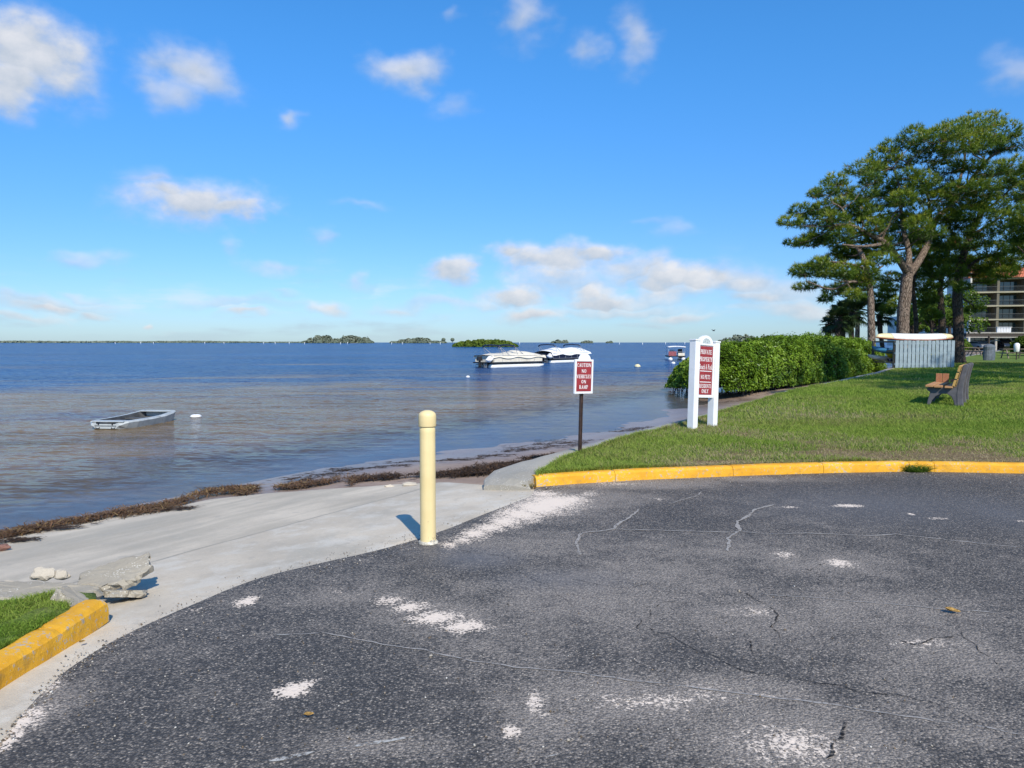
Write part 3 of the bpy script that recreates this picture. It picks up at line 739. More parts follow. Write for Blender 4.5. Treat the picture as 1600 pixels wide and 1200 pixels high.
def crack(name, pxs, w, m, jag=0.03):
    pts = [P(x, y) for x, y in pxs]; rs = resample(pts, 0.035); vs = []; fs = []
    for i, p in enumerate(rs):
        tn = (rs[min(i + 1, len(rs) - 1)] - rs[max(i - 1, 0)]).normalized(); nr = Vector((-tn.y, tn.x, 0))
        off = jag * (noise.noise(Vector((p.x * 3, p.y * 3, w * 100))) + .5 * noise.noise(Vector((p.x * 12, p.y * 12, 3))))
        ww = w * .85 * (0.30 + 1.1 * abs(noise.noise(Vector((p.x * 5, p.y * 5, 8)))) + .5 * random.random())
        if i in (0, len(rs) - 1): ww *= 0.1
        c = p + nr * off
        vs += [c + nr * ww * .5 + Vector((0, 0, .0035)), c - nr * ww * .5 + Vector((0, 0, .0035))]
        if i: k = 2 * i; fs.append((k - 2, k - 1, k + 1, k))
    o = mesh_obj(name, vs, fs, m, asph)
for pp, w in [([(500, 990), (600, 1008), (760, 1037), (900, 1053), (1100, 1078), (1330, 1105), (1600, 1150)], .014), ([(905, 868), (903, 848), (908, 834), (960, 826), (985, 805), (998, 795)], .03),
              ([(1138, 862), (1135, 842), (1158, 830), (1150, 815), (1175, 802), (1180, 796), (1207, 788)], .034), ([(960, 827), (1060, 830), (1130, 832), (1160, 831), (1200, 835), (1260, 833), (1350, 838), (1400, 835), (1500, 846), (1600, 856)], .022),
              ([(1190, 928), (1340, 940), (1560, 958)], .012), ([(1050, 786), (1085, 776), (1098, 768)], .02), ([(430, 990), (470, 993), (500, 991)], .012)]:
    crack('sand_filled_crack', pp, w, M_ckl)
for pp, w in [([(1008, 985), (1000, 968), (1032, 943), (1060, 938)], .02), ([(1165, 926), (1200, 945), (1212, 962), (1214, 988), (1228, 1002)], .035), ([(1240, 887), (1268, 893), (1290, 880)], .03), ([(1268, 893), (1276, 910)], .025),
              ([(1005, 982), (1080, 1018), (1150, 1045), (1190, 1049), (1250, 1062), (1330, 1082), (1420, 1090), (1490, 1112), (1600, 1180)], .022), ([(1170, 998), (1182, 1020), (1195, 1040)], .025), ([(1400, 1003), (1440, 1012), (1462, 998), (1490, 994)], .03),
              ([(1280, 1182), (1310, 1150), (1322, 1122)], .04), ([(1350, 1000), (1400, 1030), (1412, 1040)], .015), ([(720, 895), (770, 898), (800, 888), (790, 872), (740, 862), (690, 858)], .012), ([(800, 888), (860, 925), (900, 945)], .012), ([(1500, 985), (1520, 1010), (1560, 1050)], .02),
              ([(890, 905), (960, 920), (1010, 912)], .015)]:
    crack('open_crack', pp, w * .42, M_ckd, .06)
for pp, w in [([(420, 1190), (455, 1183), (492, 1175)], .022), ([(535, 1170), (590, 1160), (645, 1152)], .026), ([(852, 1184), (875, 1178)], .02), ([(430, 992), (455, 993)], .012)]:
    crack('paint_scrape', pp, w, M_scr, .008)
# ramp expansion joint line
# fallen leaf on the asphalt
M_leafdry = paint('dry_leaf', (0.34, 0.20, 0.05), 0.8, .4, 60, .5)
def dead_leaf(px, py, s, rz, lab):
    c = P(px, py, .012); mb = MB()
    def fn(u, v):
        w = math.sin(math.pi * u) ** .7; x = (u - .5) * 2; y = (v - .5) * w
        return (x * s, y * s * 1.1, s * (.35 * abs(v - .5) * 2 * w + .25 * x * x) + .004 * math.sin(u * 9 + v * 5) * s * 10)
    mb.grid(fn, 8, 4); o = mb.build('fallen_leaf', M_leafdry, None, True); o.location = c; o.rotation_euler = (0.1, 0.15, rz)
    sol = o.modifiers.new('thick', 'SOLIDIFY'); sol.thickness = 0.001
    tag(o, lab, 'leaf')
dead_leaf(482, 1117, .022, .5, 'curled brown leaf on the asphalt in the lower left')
dead_leaf(1488, 955, .04, -.4, 'thin tan leaf lying on the asphalt at the right')
dead_leaf(128, 1003, .018, 1.2, 'dark brown leaf on the sandy concrete beside the left kerb')

# loose grit, shell chips and dead grass bits along the seams
def grit():
    N = 2600; px = []; 
    for k in range(N):
        u = random.random()
        if u < .35: a, b = random.choice(list(zip(curb_px[:-1], curb_px[1:]))); dy = abs(random.gauss(0, 5)) + 1
        elif u < .75: a, b = random.choice(list(zip(A_px[:-1], A_px[1:]))); dy = random.gauss(0, 9)
        else: a, b = (random.uniform(100, 1500), random.uniform(900, 1180)), None; dy = 0
        if b: t_ = random.random(); a = (a[0] + (b[0] - a[0]) * t_, a[1] + (b[1] - a[1]) * t_)
        px.append((a[0], a[1] + dy))
    q = np.array([list(P(a, b, 0)) for a, b in px]); q[:, 2] = np.maximum(ramp_z(q[:, 0], q[:, 1]), -1) + .002
    r_ = rng.uniform(.0015, .0055, N) * np.where(rng.random(N) < .06, 1.8, 1); base = np.array([[1, 0, 0], [0, 1, 0], [-1, 0, 0], [0, -1, 0], [0, 0, .8], [0, 0, -.5]], float)
    V = q[:, None, :] + (base[None] + rng.normal(0, .25, (N, 6, 3))) * r_[:, None, None]
    tri = np.array([[0, 1, 4], [1, 2, 4], [2, 3, 4], [3, 0, 4], [1, 0, 5], [2, 1, 5], [3, 2, 5], [0, 3, 5]]); Fq = (np.arange(N)[:, None, None] * 6 + tri[None]).reshape(-1, 3)
    m, n = newmat('grit'); finish(n, color=n.ramp(n.attr('tint'), [(0, (.05, .04, .03)), (.4, (.22, .16, .10)), (.7, (.42, .38, .32)), (1, (.62, .58, .52))]), rough=.9)
    return mesh_obj('loose_grit', V.reshape(-1, 3), Fq, m, attrs={'tint': np.repeat(rng.random(N), 6)})
tag(grit(), 'scattered grit and shell chips on the asphalt and along its edges', 'grit', kind='stuff')

# ------------------------------------------------------------------ seaweed wrack
def strands_mat(name, stops, rough=0.8):
    m, n = newmat(name); tn = n.attr('tint')
    finish(n, color=n.ramp(tn, stops), rough=rough, spec=0.2); return m
M_weed = strands_mat('seaweed', [(0, (0.03, 0.018, 0.010)), (.35, (0.085, 0.048, 0.024)), (.6, (0.15, 0.08, 0.042)), (.85, (0.23, 0.15, 0.06)), (1, (0.34, 0.27, 0.14))])
def blades(Cn, D, Lh, Wd, tint, name, m, bend=0.3, kind='stuff', parent=None):
    """two-segment flat blades; Cn centres, D unit directions, Lh length, Wd width"""
    n = len(Cn); side = np.cross(D, np.array([0.0, 0, 1.0])) + rng.normal(0, .15, (n, 3)); side /= np.linalg.norm(side, axis=1)[:, None] + 1e-9
    dr = rng.normal(0, 1, (n, 3)); dr[:, 2] = -np.abs(dr[:, 2]) * .3
    p0 = Cn; p1 = Cn + D * (Lh * .55)[:, None]; p2 = Cn + D * Lh[:, None] + dr * (Lh * bend)[:, None]
    w = side * (Wd * .5)[:, None]
    V = np.stack([p0 - w, p0 + w, p1 + w * .8, p1 - w * .8, p2], 1).reshape(-1, 3)
    b = np.arange(n)[:, None] * 5
    F1 = np.concatenate([b + np.array([0, 1, 2]), b + np.array([0, 2, 3]), b + np.array([3, 2, 4])], 0)
    o = mesh_obj(name, V, F1, m, parent, attrs={'tint': np.repeat(tint, 5)})
    if kind: o['kind'] = kind
    return o
def wrack():
    path = [(0, 845, .20, 1), (60, 831, .20, .9), (150, 815, .22, 1), (240, 800, .26, 1.1), (300, 783, .30, 1.5), (335, 771, .34, 2.1), (375, 771, .30, 1.8), (410, 767, .26, 1.2), (460, 762, .2, .8), (530, 757, .22, .7), (600, 750, .26, .7), (660, 745, .3, .8), (720, 740, .34, .9), (755, 736, .36, 1), (790, 722, .28, .7), (840, 710, .16, .5), (880, 702, .1, .3)]
    pts = []
    for a, b in zip(path[:-1], path[1:]):
        for k in range(2300):
            t_ = random.random(); px = a[0] + (b[0] - a[0]) * t_; py = a[1] + (b[1] - a[1]) * t_
            w = a[2] + (b[2] - a[2]) * t_; h = a[3] + (b[3] - a[3]) * t_
            pts.append((px, py, w, h))
    A = np.array(pts); n = len(A)
    q = np.array([list(P(a[0], a[1] - 3, float(np.interp(a[0], [0, 330, 430, 530, 640, 760, 900], [-.41, -.38, -.33, -.28, -.22, -.13, -.1])))) for a in A])
    wn_ = .35 + 1.5 * fbm(q[:, 0] * 1.1, q[:, 0] * 0 + 3, 93); off = rng.normal(0, 1, n) * A[:, 2] * .75 * wn_ * np.where(rng.random(n) < .12, 2.2, 1)
    q[:, 1] += off; q[:, 0] += off * -.2 + rng.normal(0, .08, n)
    keep = fbm(q[:, 0] * 2.2, q[:, 1] * 2.2, 91) > 0.31 + 0.17 * np.abs(off) / A[:, 2]
    q = q[keep]; off = off[keep]; A = A[keep]; n = len(q)
    zz = np.maximum(bed_z(q[:, 0], q[:, 1]), WZ) + .022
    mound = 0.010 * A[:, 3] ** 1.5 * np.exp(-(off / A[:, 2]) ** 2 * 1.6) * rng.random(n)
    q[:, 2] = zz + 0.012 + mound + .012 * rng.random(n)
    th = rng.random(n) * 6.283; D = np.stack([np.cos(th), np.sin(th), rng.normal(0, .28, n)], 1); D /= np.linalg.norm(D, axis=1)[:, None]
    tint = np.clip(.25 + .5 * fbm(q[:, 0] * 1.5, q[:, 1] * 3, 95) * (A[:, 0] < 560) + rng.normal(0, .17, n) - .12 * (A[:, 0] > 600), 0, 1)
    o = blades(q, D, rng.uniform(.03, .13, n), rng.uniform(.004, .014, n), tint, 'seaweed', M_weed, .35)
    return o
tag(wrack(), 'brown seaweed line washed up along the edge of the ramp', 'seaweed')
def weed_bits():
    # loose dark scraps on the wet sand
    spots = [(880, 690, 60, 6), (830, 696, 50, 5), (850, 703, 60, 5), (900, 695, 40, 5), (810, 705, 40, 4), (760, 715, 40, 3), (720, 722, 40, 3), (640, 722, 50, 3), (540, 735, 40, 4), (500, 744, 50, 5), (470, 752, 40, 4), (590, 733, 60, 3), (1000, 668, 30, 2), (1050, 669, 20, 2), (350, 758, 40, 3), (980, 672, 30, 2), (20, 855, 40, 3), (260, 806, 60, 3), (80, 832, 60, 5), (1180, 622, 60, 3), (1120, 626, 40, 2)]
    P_ = []; 
    for (px, py, a, b) in spots:
        for k in range(34):
            cx_ = px + random.gauss(0, a * .5); cy_ = py + random.gauss(0, b * .6)
            p = P(cx_, cy_, -.40)
            for j in range(14): P_.append((p.x + random.gauss(0, .045), p.y + random.gauss(0, .025)))
    q = np.array(P_); z = np.maximum(np.maximum(bed_z(q[:, 0], q[:, 1]), WZ), np.where((q[:, 0] < -3) & (ramp_s(q[:, 0], q[:, 1]) < 4.6), ramp_z(q[:, 0], q[:, 1]), -9)) + .008
    n = len(q); th = rng.normal(0, .5, n); D = np.stack([np.cos(th), np.sin(th), rng.normal(0, .1, n)], 1)
    o = blades(np.column_stack([q, z]), D, rng.uniform(.02, .09, n), rng.uniform(.004, .014, n), np.clip(rng.normal(.12, .12, n), 0, 1), 'seaweed_scraps', M_weed, .2)
    return o
tag(weed_bits(), 'dark scraps of seaweed scattered over the wet sand', 'seaweed')

# ------------------------------------------------------------------ grass blades
def grass_mat():
    m, n = newmat('grass_blades'); tn = n.attr('tint')
    col = n.ramp(tn, [(0, (0.08, 0.155, 0.02)), (.3, (0.18, 0.28, 0.042)), (.55, (0.29, 0.37, 0.07)), (.75, (0.24, 0.26, 0.08)), (.9, (0.36, 0.29, 0.14)), (1, (0.42, 0.34, 0.20))])
    d = n.new('ShaderNodeBsdfDiffuse', {'Color': col}).outputs[0]; tl = n.new('ShaderNodeBsdfTranslucent', {'Color': col}).outputs[0]
    n.new('ShaderNodeOutputMaterial', {'Surface': n.new('ShaderNodeMixShader', {0: .3, 1: d, 2: tl}).outputs[0]})
    return m
M_grass = grass_mat()
def grass_on_lawn():
    parts = []
    for (n, dlo, dhi, ln, wd) in [(150000, 7.8, 13, .055, .006), (130000, 12.5, 24, .065, .010), (90000, 23, 46, .08, .020)]:
        y = np.sqrt(rng.uniform(dlo ** 2, dhi ** 2, n * 2)); u = rng.uniform(-.02, .76, n * 2); x = u * y
        ok = (y > curb_y(x) + .12) & (y < wall_y(x) + .02) & (x > wf[0, 0]); x = x[ok][:n]; y = y[ok][:n]
        parts.append((x, y, np.full(len(x), ln), np.full(len(x), wd)))
    # overhanging fringe along kerb and wall
    n = 26000; x = rng.uniform(.35, 9.5, n); y = curb_y(x) + .13 + np.abs(rng.normal(0, .06, n)); parts.append((x, y, np.full(n, .05), np.full(n, .006)))
    xx = rng.uniform(wf[0, 0], 9, 22000); y = wall_y(xx) - np.abs(rng.normal(0, .07, len(xx))) + .03; parts.append((xx, y, np.full(len(xx), .07), np.full(len(xx), .008)))
    x, y, ln, wd = [np.concatenate([p[i] for p in parts]) for i in range(4)]
    dr = dryness(x, y); clump = fbm(x * 2.5, y * 2.5, 71)
    keep = rng.random(len(x)) > np.clip(dr * .55, 0, .6); x, y, ln, wd, dr, clump = [a[keep] for a in (x, y, ln, wd, dr, clump)]
    n = len(x); z = lawn_z(x, y) - .004
    ln = ln * (0.5 + 1.0 * clump) * rng.uniform(.5, 1.5, n) * np.where(dr > .6, .7, 1)
    th = rng.random(n) * 6.283; up = rng.uniform(.55, 1.3, n); D = np.stack([np.cos(th) * .6, np.sin(th) * .6, up], 1)
    flat = (rng.random(n) < np.clip(dr, 0, .85)); D[flat, 2] *= .25
    D /= np.linalg.norm(D, axis=1)[:, None]
    big = fbm(x * .45, y * .6, 73)
    tint = np.clip(.42 + .70 * (big - .38) + .25 * (clump - .5) + rng.normal(0, .13, n) + np.where(rng.random(n) < dr * .95, .45 + .2 * rng.random(n), 0), 0, 1)
    return blades(np.stack([x, y, z], 1), D, ln, wd * rng.uniform(.6, 1.3, n), tint, 'grass', M_grass, .25)
tag(grass_on_lawn(), 'short green lawn grass with dry tan patches near the kerb', 'grass')
def grass_verge():
    px = rng.uniform(-120, 165, 40000); py = rng.uniform(905, 1030, 40000)
    q = np.array([list(P(a, b, .09))[:2] for a, b in zip(px, py)])
    poly = [P(0, 1015, .09), P(58, 985, .09), P(92, 962, .09), P(112, 944, .09), P(104, 924, .09), P(80, 924, .09), P(40, 936, .09), P(0, 942, .09), Vector((-4.6, 3.6, 0)), Vector((-3.2, 1.5, 0))]
    inside = np.zeros(len(q), bool); j = len(poly) - 1
    for i in range(len(poly)):
        a, b = poly[i], poly[j]
        c = ((a.y > q[:, 1]) != (b.y > q[:, 1])) & (q[:, 0] < (b.x - a.x) * (q[:, 1] - a.y) / (b.y - a.y + 1e-12) + a.x); inside ^= c; j = i
    q = q[inside]; n = len(q); th = rng.random(n) * 6.283
    D = np.stack([np.cos(th) * .7, np.sin(th) * .7, rng.uniform(.3, 1.1, n)], 1); D /= np.linalg.norm(D, axis=1)[:, None]
    cl = fbm(q[:, 0] * 7, q[:, 1] * 7, 75)
    tint = np.clip(.22 + rng.normal(0, .15, n) + .9 * np.clip(fbm(q[:, 0] * 3, q[:, 1] * 3, 79) - .45, 0, 1), 0, 1)
    return blades(np.column_stack([q, np.full(n, .085)]), D, rng.uniform(.02, .055, n) * (.5 + cl), rng.uniform(.002, .0045, n), tint, 'grass', M_grass, .3)
tag(grass_verge(), 'patch of green grass behind the left yellow kerb', 'grass')
def tuft(px, py, z, n, r, h, lab, tl=.2, pos=None):
    c = pos or P(px, py, z); a = rng.random(n) * 6.283; rr = r * np.sqrt(rng.random(n))
    q = np.stack([c.x + rr * np.cos(a), c.y + rr * np.sin(a) * .7, np.full(n, c.z)], 1)
    D = np.stack([np.cos(a) * .6 * rr / r, np.sin(a) * .6 * rr / r, rng.uniform(.3, 1, n)], 1); D /= np.linalg.norm(D, axis=1)[:, None]
    o = blades(q, D, rng.uniform(.4, 1.2, n) * h, rng.uniform(.004, .009, n), np.clip(rng.normal(tl, .15, n), 0, 1), 'grass_tuft', M_grass, .4, kind=None)
    tag(o, lab, 'grass tuft')
tuft(1430, 736, .0, 1500, .15, .12, 'green grass tuft growing through the gap in the right yellow kerb')
tuft(848, 750, .03, 300, .07, .05, 'dry brown weeds at the rounded start of the right kerb', .9)
tuft(826, 760, .01, 260, .07, .04, 'dead straw and leaves where the seawall meets the ramp', .95)

# ------------------------------------------------------------------ bollard
M_boll, n_ = newmat('bollard_cream_plastic'); o_ = n_.obj()
c_ = n_.mix(n_.step(n_.noise(o_, 3, 4, .6), .3, .7), (0.72, 0.56, 0.27), (0.80, 0.64, 0.33))
hz_ = n_.new('ShaderNodeSeparateXYZ', {0: o_}).outputs[2]
scf = n_.step(n_.math('ADD', n_.noise(n_.scale(o_, (30, 30, 9)), 1.0, 5, .7), n_.math('MULTIPLY', n_.math('SUBTRACT', .25, hz_), .35)), .66, .72)
c_ = n_.mix(n_.math('MULTIPLY', scf, .75), c_, (0.30, 0.24, 0.15))
c_ = n_.mix(n_.math('MULTIPLY', n_.step(n_.noise(n_.scale(o_, (25, 25, 1.2)), 1.0, 4, .6), .5, .75), .22), c_, (0.45, 0.36, 0.20))
finish(n_, color=c_, rough=.5, normal=n_.bump(n_.noise(o_, 40, 3, .6), .12, .003))
M_bollbase = paint('bollard_chipped_white', (0.55, 0.50, 0.40), 0.8, .3, 40, .6, dirt=(.06, .05, .04))
bp = P(669, 848, 0)
bo = empty('bollard', (bp.x, bp.y, 0), 0, 'tall cream plastic bollard with domed cap at the top of the ramp', 'bollard')
mb = MB(); mb.lathe([(.062, -.02), (.062, .012), (.0605, .03), (.0605, .86), (.0595, .955)], 40); mb.build('post', M_boll, bo, True)
mb = MB(); mb.lathe([(.0655, .905), (.0675, .912), (.0675, .985), (.0655, 1.0), (.058, 1.012), (.040, 1.024), (.02, 1.030), (.002, 1.031)], 40); mb.build('cap', M_boll, bo, True)
mb = MB(); mb.lathe([(.075, -.01), (.073, .008), (.066, .018), (.0625, .021)], 30)
o = mb.build('base_collar', M_bollbase, bo, False)
for v in o.data.vertices:
    v.co.x *= 1 + .12 * noise.noise(v.co * 30); v.co.y *= 1 + .12 * noise.noise(v.co * 30 + Vector((4, 0, 0)))
mb = MB()
for i in range(5): mb.box((.0615 * math.cos(-1.2 + i * .16), .0615 * math.sin(-1.2 + i * .16), .02 + .006 * (i % 2)), (.012, .006, .02), Matrix.Rotation(-1.2 + i * .16 + 1.57, 3, 'Z'), jit=.002)
mb.build('chipped_base', M_bollbase, bo)

# ------------------------------------------------------------------ lettering
TK, TN = 0.20, 0.085
def glyph(ch):
    """strokes: (points, width) on a 0..1 high grid; returns strokes, advance"""
    S = []
    def v(x, y0=0., y1=1., w=TK, s0=True, s1=True):
        S.append(([(x, y0), (x, y1)], w))
        if s0: S.append(([(x - w * .95, y0 + TN / 2), (x + w * .95, y0 + TN / 2)], TN))
        if s1: S.append(([(x - w * .95, y1 - TN / 2), (x + w * .95, y1 - TN / 2)], TN))
    def ln(a, b, w): S.append(([a, b], w))
    def arc(cx, cy, rx, ry, a0, a1, w, n=12): S.append(([(cx + rx * math.cos(R(a0 + (a1 - a0) * i / n)), cy + ry * math.sin(R(a0 + (a1 - a0) * i / n))) for i in range(n + 1)], w))
    if ch == 'C': arc(.40, .5, .30, .43, 50, 310, .15); v(.66, .62, .98, .06, False, False); return S, .80
    if ch == 'A': ln((.12, .03), (.42, .98), TN); ln((.42, .98), (.74, .03), TK); ln((.2, .33), (.62, .33), TN); ln((.0, .04), (.26, .04), TN); ln((.56, .04), (.92, .04), TN); return S, .98
    if ch == 'U': v(.2, .25, 1, TK, False); arc(.46, .3, .26, .26, 180, 360, .12); v(.72, .3, 1, .1, False); return S, .95
    if ch == 'T': v(.4, 0, 1, TK, True, False); ln((.04, .95), (.76, .95), .10); ln((.07, .97), (.07, .74), .06); ln((.73, .97), (.73, .74), .06); return S, .85
    if ch == 'I': v(.24); return S, .5
    if ch == 'O': arc(.43, .5, .30, .42, 0, 360, .16, 20); return S, .90
    if ch == 'N': v(.17, 0, 1, .09); v(.73, 0, 1, .09, False); ln((.15, .97), (.73, .03), TK); return S, .93
    if ch == 'V': ln((.13, .98), (.43, .03), TK); ln((.43, .03), (.74, .98), TN); ln((.0, .96), (.3, .96), TN); ln((.6, .96), (.88, .96), TN); return S, .90
    if ch == 'E': v(.2); ln((.2, .955), (.64, .955), TN); ln((.2, .5), (.54, .5), TN); ln((.2, .045), (.66, .045), TN); ln((.64, .98), (.64, .74), .06); ln((.66, .02), (.66, .28), .06); ln((.54, .62), (.54, .38), .05); return S, .78
    if ch == 'H': v(.2); v(.72); ln((.2, .5), (.72, .5), TN); return S, .94
    if ch == 'L': v(.2); ln((.2, .045), (.66, .045), TN); ln((.66, .02), (.66, .3), .06); return S, .76
    if ch == 'S': S.append(([(.60, .80), (.50, .92), (.34, .95), (.17, .86), (.15, .72), (.28, .58), (.48, .46), (.60, .32), (.57, .14), (.40, .05), (.22, .08), (.11, .22)], .14)); return S, .74
    if ch in 'RP':
        v(.2); arc(.42, .74, .20, .215, 90, -90, .13); ln((.2, .955), (.43, .955), TN); ln((.2, .525), (.43, .525), TN)
        if ch == 'R': ln((.42, .5), (.70, .03), TK * .9); ln((.6, .04), (.86, .04), TN)
        return S, .90 if ch == 'R' else .76
    if ch == 'M': v(.17, 0, 1, .09); v(.91, 0, 1, TK); ln((.17, .97), (.52, .06), TK * .9); ln((.52, .06), (.9, .97), TN); return S, 1.14
    if ch == 'Y': ln((.12, .97), (.42, .45), TK); ln((.42, .45), (.72, .97), TN); v(.42, 0, .47, TK, True, False); ln((.0, .96), (.3, .96), TN); ln((.56, .96), (.86, .96), TN); return S, .88
    if ch == 'D': v(.2); arc(.38, .5, .34, .455, 90, -90, .15); ln((.2, .955), (.4, .955), TN); ln((.2, .045), (.4, .045), TN); return S, .88
    if ch == 'B': v(.2); arc(.40, .75, .19, .205, 90, -90, .13); arc(.42, .28, .22, .235, 90, -90, .14); ln((.2, .955), (.4, .955), TN); ln((.2, .53), (.4, .53), TN); ln((.2, .045), (.4, .045), TN); return S, .80
    if ch == 'e': arc(.30, .32, .21, .28, 5, 320, .12); ln((.12, .36), (.5, .36), TN); return S, .58
    if ch == 'a': arc(.28, .20, .17, .16, 0, 360, .11); v(.46, .05, .5, .13, False, False); arc(.30, .46, .16, .16, 0, 150, .10); ln((.46, .04), (.62, .04), TN); return S, .62
    if ch == 'c': arc(.30, .32, .21, .28, 50, 310, .13); return S, .54
    if ch == 'h': v(.15, 0, 1, .13); arc(.33, .40, .17, .22, 150, 0, .10); v(.50, 0, .42, .13, True, False); return S, .66
    if ch == 'r': v(.15, 0, .62, .13); arc(.32, .44, .14, .17, 150, 40, .11); return S, .48
    if ch == 'k': v(.15, 0, 1, .13); ln((.18, .28), (.46, .60), TN); ln((.24, .34), (.52, .04), .14); ln((.38, .61), (.6, .61), TN); ln((.42, .04), (.64, .04), TN); return S, .66
    if ch == '&': arc(.36, .77, .15, .18, 0, 360, .10); arc(.33, .27, .21, .23, 100, 330, .13); ln((.26, .66), (.72, .04), .13); ln((.56, .2), (.70, .48), TN); return S, .88
    return S, .38
def text_mesh(txt, width, height, x0, z0, sx=None):
    """flat lettering in the XZ plane, centred on x0, baseline z0, squeezed to width; returns verts, faces"""
    st = []; cur = 0
    for ch in txt:
        S, adv = glyph(ch)
        for pts, w in S: st.append(([(cur + x, y) for x, y in pts], w))
        cur += adv
    k = width / cur; V_, F_ = [], []; lay = 0
    for pts, w in st:
        n = len(pts); b = len(V_); lay += 1
        for i, (x, y) in enumerate(pts):
            x_a, y_a = pts[max(i - 1, 0)]; x_b, y_b = pts[min(i + 1, n - 1)]
            dx, dy = (x_b - x_a), (y_b - y_a); l = math.hypot(dx, dy) or 1; nx, ny = -dy / l, dx / l
            if (pts[0] == pts[-1] or (abs(pts[0][0] - pts[-1][0]) < 1e-6 and abs(pts[0][1] - pts[-1][1]) < 1e-6)) and i in (0, n - 1):
                x_a, y_a = pts[-2]; x_b, y_b = pts[1]; dx, dy = x_b - x_a, y_b - y_a; l = math.hypot(dx, dy); nx, ny = -dy / l, dx / l
            yo = -0.00002 * lay
            for s_ in (1, -1): V_.append(((x + s_ * nx * w / 2 - cur / 2) * k + x0, yo, (y + s_ * ny * w / 2) * height + z0))
        for i in range(n - 1): F_.append((b + 2 * i, b + 2 * i + 1, b + 2 * i + 3, b + 2 * i + 2))
    return V_, F_
M_signwhite = paint('sign_white_paint', (0.80, 0.80, 0.80), 0.5, .04, 4, .08, dirt=None)
M_signred = paint('sign_dark_red', (0.30, 0.030, 0.035), 0.45, .08, 8, .05)
M_letter = paint('sign_lettering', (0.82, 0.80, 0.78), 0.5, .02)
M_brownpost = paint('brown_steel', (0.055, 0.032, 0.024), 0.45, .3, 12, .2)
M_crest = paint('faded_crest', (0.45, 0.50, 0.50), 0.6, .2, 30, .1)
def lettering(parent, lines, yf):
    for (txt, w, h, x0, z0) in lines:
        V_, F_ = text_mesh(txt, w, h, x0, z0)
        mesh_obj('lettering', [(x, y + yf, z) for x, y, z in V_], F_, M_letter, parent)
def arch(mb, cx, z0, rx, rz, y0, y1, n=20):
    mb.prism([(cx + rx * math.cos(math.pi * i / n), z0 + rz * math.sin(math.pi * i / n)) for i in range(n + 1)], y0, y1)
def frame_box(mb, x0, x1, z0, z1, b, y0, y1):
    for (xa, xb, za, zb) in ((x0, x0 + b, z0, z1), (x1 - b, x1, z0, z1), (x0 + b, x1 - b, z0, z0 + b), (x0 + b, x1 - b, z1 - b, z1)):
        mb.box(((xa + xb) / 2, (y0 + y1) / 2, (za + zb) / 2), (xb - xa, abs(y1 - y0), zb - za))

# caution sign on a brown post
q = PL(907, 709)
cs = empty('caution_sign', (q.x, q.y, q.z - .02), 0, 'small dark red and white caution sign with arched top on a thin brown post', 'sign', rot=(0, R(1.6), R(36)))
mb = MB(); mb.box((0, .018, .46), (.042, .020, .92)); mb.box((-.015, .005, .46), (.010, .012, .92)); mb.box((.015, .005, .46), (.010, .012, .92)); mb.build('post', M_brownpost, cs)
sw_, sh_, zb = .305, .435, .80
mb = MB(); mb.box((0, -.012, zb + sh_ / 2), (sw_, .022, sh_)); arch(mb, .015, zb + sh_ - .001, .100, .078, -.004, -.022); mb.build('sign_board', M_signwhite, cs, bevel=.002)
mb = MB(); frame_box(mb, -sw_ / 2 - .002, sw_ / 2 + .002, zb - .002, zb + sh_ + .002, .026, -.020, -.031); mb.build('frame', M_signwhite, cs, bevel=.002)
mb = MB(); mb.box((0, -.0245, zb + sh_ / 2), (sw_ - .052, .003, sh_ - .052)); mb.build('red_panel', M_signred, cs)
lettering(cs, [('CAUTION', .235, .048, 0, zb + .340), ('NO', .085, .044, 0, zb + .266), ('VEHICLES', .244, .046, 0, zb + .195), ('ON', .085, .044, 0, zb + .130), ('RAMP', .150, .046, 0, zb + .060)], -.0265)

# private property sign between two white posts
pl_, pr_ = PL(1082, 671), PL(1112, 664)
ang = math.atan2(pr_.y - pl_.y, pr_.x - pl_.x); mid = (pl_ + pr_) / 2; half = .268
ang = R(39)
ps = empty('property_sign', (mid.x, mid.y, mid.z - .03), 0, 'tall white post sign with dark red private property panel on the lawn', 'sign', rot=(R(-1.2), R(3.4), ang))
for s in (-1, 1):
    mb = MB(); mb.box((s * half, 0, .72), (.12, .12, 1.44)); mb.build('post', M_signwhite, ps, bevel=.004)
    mb = MB(); mb.box((s * half, 0, 1.452), (.138, .138, .026)); mb.build('post_cap', M_signwhite, ps, bevel=.005)
z0, z1 = .53, 1.40
mb = MB(); mb.box((0, .0, (z0 + z1) / 2), (half * 2 - .12, .045, z1 - z0)); arch(mb, 0, z1 - .002, .185, .145, .026, -.026, 28); mb.build('sign_board', M_signwhite, ps, bevel=.002)
mb = MB(); frame_box(mb, -half + .06, half - .06, z0 - .012, z1 + .008, .030, -.018, -.040); mb.build('frame', M_signwhite, ps, bevel=.003)
mb = MB(); arch(mb, 0, z1 + .012, .105, .085, -.0262, -.031, 16); mb.build('crest', M_crest, ps)
mb = MB(); pw = half * 2 - .12 - .066; mb.box((0, -.026, (z0 + z1) / 2 + .0), (pw, .006, z1 - z0 - .075)); mb.build('red_panel', M_signred, ps)
lettering(ps, [('PRIVATE', .30, .072, 0, 1.235), ('PROPERTY', .345, .072, 0, 1.115), ('Beach & Park', .35, .082, 0, .985), ('NO PETS', .26, .068, 0, .825), ('RESIDENTS', .32, .062, 0, .680), ('ONLY', .19, .062, 0, .595)], -.0295)
mb = MB(); mb.box((0, -.0305, .955), (.31, .002, .012)); mb.build('dividing_line', M_letter, ps)
mb = MB(); mb.box((0, -.0305, .775), (.30, .002, .012)); mb.build('dividing_line', M_letter, ps)

